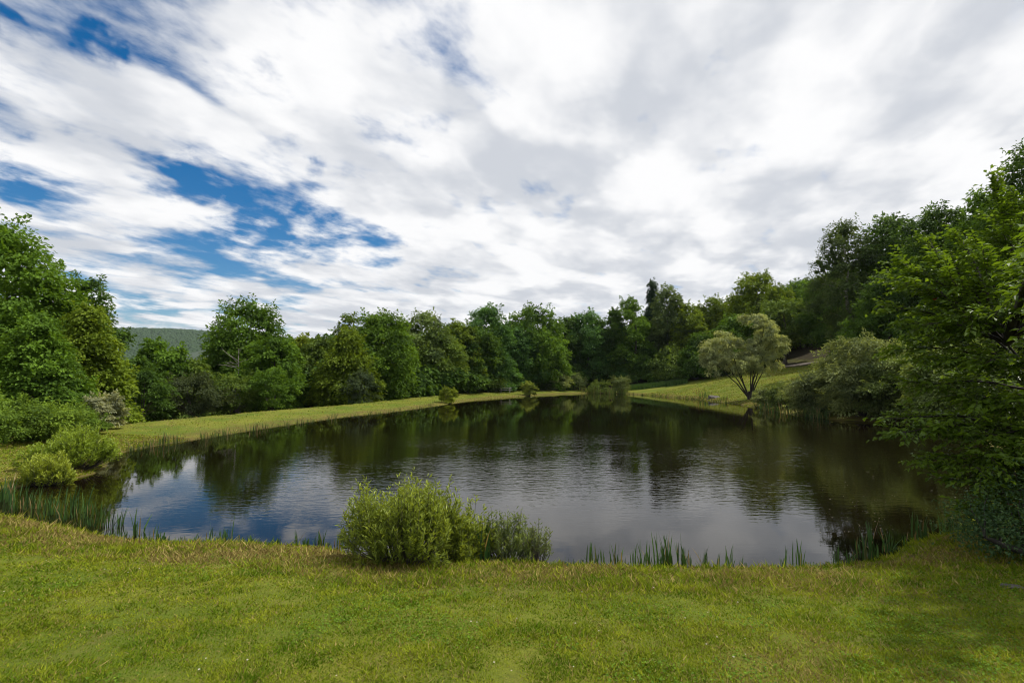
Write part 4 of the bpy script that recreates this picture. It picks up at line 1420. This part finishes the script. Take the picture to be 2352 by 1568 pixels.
def picnic_table():
    x, y = 0.0, 0.0
    for dd in np.arange(70, 95, .25):               # on the mown strip, 3.2 m from the water
        x, y, _ = at_depth(1161, 900, dd)
        if signed_dist([x], [y])[0] > 3.2:
            break
    z = gz(x, y)
    root = tag(link('picnic_table', None, loc=(x, y, z)), 'weathered grey wooden picnic table with two bench seats under the far trees', 'table')
    root.rotation_euler = (0, 0, math.radians(6))
    L = 1.95
    pl = Geo()
    pl.box((0, 0, 0), (L, .135, .04))
    plank = pl.mesh('plank')
    top = link('table_top', None, parent=root)
    for i in range(5):
        link('plank', plank, M_WOOD, top, (0, (i - 2) * .148, .75))
    for s_ in (-1, 1):
        be = link('bench_seat', None, parent=root)
        for i in range(2):
            link('plank', plank, M_WOOD, be, (0, s_ * (.66 + i * .148), .45))
    for e_ in (-1, 1):
        for s_ in (-1, 1):
            g = Geo()
            a = math.atan2(.36, .74)
            ca, sa = math.cos(s_ * a), math.sin(s_ * a)
            g.box((e_ * .68, s_ * .44, .36), (.045, .09, .80), [[1, 0, 0], [0, ca, sa], [0, -sa, ca]])
            link('leg', g.mesh('leg'), M_WOOD, root)
        g = Geo()
        g.box((e_ * .635, 0, .405), (.042, 1.60, .09))
        link('seat_brace', g.mesh('seat_brace'), M_WOOD, root)
        g = Geo()
        g.box((e_ * .635, 0, .685), (.042, .70, .085))
        link('top_brace', g.mesh('top_brace'), M_WOOD, root)


picnic_table()


# floating bits on the calm right-hand water, clover heads in the lawn
def flecks():
    r = np.random.default_rng(33)
    g = Geo()
    n = 0
    while n < 170:
        px, py = r.uniform(1880, 2250), r.uniform(1040, 1225)
        x, y = on_level(px, py, 0)
        if signed_dist([x], [y])[0] > -.15:
            continue
        n += 1
        a = r.uniform(0, 6.28)
        L = r.choice([.02, .03, .04, .10], p=[.4, .3, .2, .1]) * r.uniform(.7, 1.4)
        A = np.array([[math.cos(a), math.sin(a), 0]])
        g.leaves(np.array([[x, y, .006]]), A, np.array([[0, 0, 1.0]]), L, L * .4 if L < .06 else .012, r.random(), 0, 0)
    return g.mesh('floating_leaves')


M_FLECK = leaf_material('dry_fleck', .1, .7, .2, (.6, 1.3))
tag(link('floating_leaves', flecks(), M_FLECK, color=(.30, .27, .18)), 'scattered pale flecks and dry leaves floating on the dark right corner of the pond', 'debris', kind='stuff')


def clover():
    r = np.random.default_rng(35)
    g = Geo()
    n = 120
    yy = np.sqrt(r.uniform(2.6 ** 2, 8 ** 2, n))
    xx = (r.uniform(-20, 1900, n) - 1176) / F * yy
    keep = (signed_dist(xx, yy) > 1.4) & (vnoise(xx, yy, .6, 40) > .45)
    xx, yy = xx[keep], yy[keep]
    z = ground(xx, yy) + r.uniform(.03, .055, len(xx))
    for x, y, zz in zip(xx, yy, z):
        s_ = r.uniform(.005, .009)
        for a in (0, 1.05, 2.1):
            A = np.array([[math.cos(a), math.sin(a), .2]])
            g.leaves(np.array([[x, y, zz]]) - A * s_, A, np.array([[0, 0, 1.0]]) + r.normal(0, .3, (1, 3)), 2 * s_, 1.6 * s_, .6, .3, .1)
    return g.mesh('clover_flowers')


tag(link('clover_flowers', clover(), M_FLECK, color=(.6, .57, .5)), 'tiny white clover heads dotted through the near lawn', 'flowers', kind='stuff')


# ------------------------------------------------------------------ summer haze
def haze_box():
    x0, x1, y0, y1, z0, z1 = -10600, 10600, -10600, 10600, -9.8, 195
    g = Geo()
    g.box(((x0 + x1) / 2, (y0 + y1) / 2, (z0 + z1) / 2), (x1 - x0, y1 - y0, z1 - z0))
    m, t = material('haze_air')
    pv = t.n('ShaderNodeVolumePrincipled')
    pv.inputs['Color'].default_value = (0.78, 0.87, 1.0, 1)
    pv.inputs['Density'].default_value = 0.00006
    pv.inputs['Anisotropy'].default_value = 0.2
    t.link(pv.outputs[0], t.n('ShaderNodeOutputMaterial').inputs['Volume'])
    return link('haze', g.mesh('haze'), m)


tag(haze_box(), 'thin pale summer haze in the air over the pond and valley', 'haze', kind='stuff')
S.cycles.volume_bounces = 0


def broadleaf():
    """clover and plantain leaves in loose patches through the near turf"""
    r = np.random.default_rng(77)
    n = 92000
    yy = 1.7 + 7.4 * r.random(n) ** 1.3
    xx = (r.uniform(-800, 3150, n) - 1176) / F * yy
    p_ = vnoise(xx, yy, .8, 60) * .5 + vnoise(xx, yy, 2.3, 61) * .5
    sd = signed_dist(xx, yy)
    k = (r.random(n) < sstep(p_, .48, .66)) & (sd > .7)
    xx, yy, sd = xx[k], yy[k], sd[k]
    m = len(xx)
    C = np.stack([xx, yy, ground(xx, yy, sd) + r.uniform(.008, .035, m)], 1)
    a = r.uniform(0, 6.28, m)
    A = np.stack([np.cos(a), np.sin(a), r.normal(.1, .25, m)], 1)
    N = np.array([0, 0, 1.0]) + r.normal(0, .35, (m, 3))
    L = r.uniform(.012, .030, m)
    g = Geo()
    g.leaves(C, A, N, L, L * .8, np.clip(r.normal(.45, .2, m), 0, 1))
    return g.mesh('clover_leaves')


tag(link('clover_leaves', broadleaf(), M_LEAF, color=(.115, .205, .016)), 'patches of clover and small weeds in the near lawn', 'clover', kind='stuff')
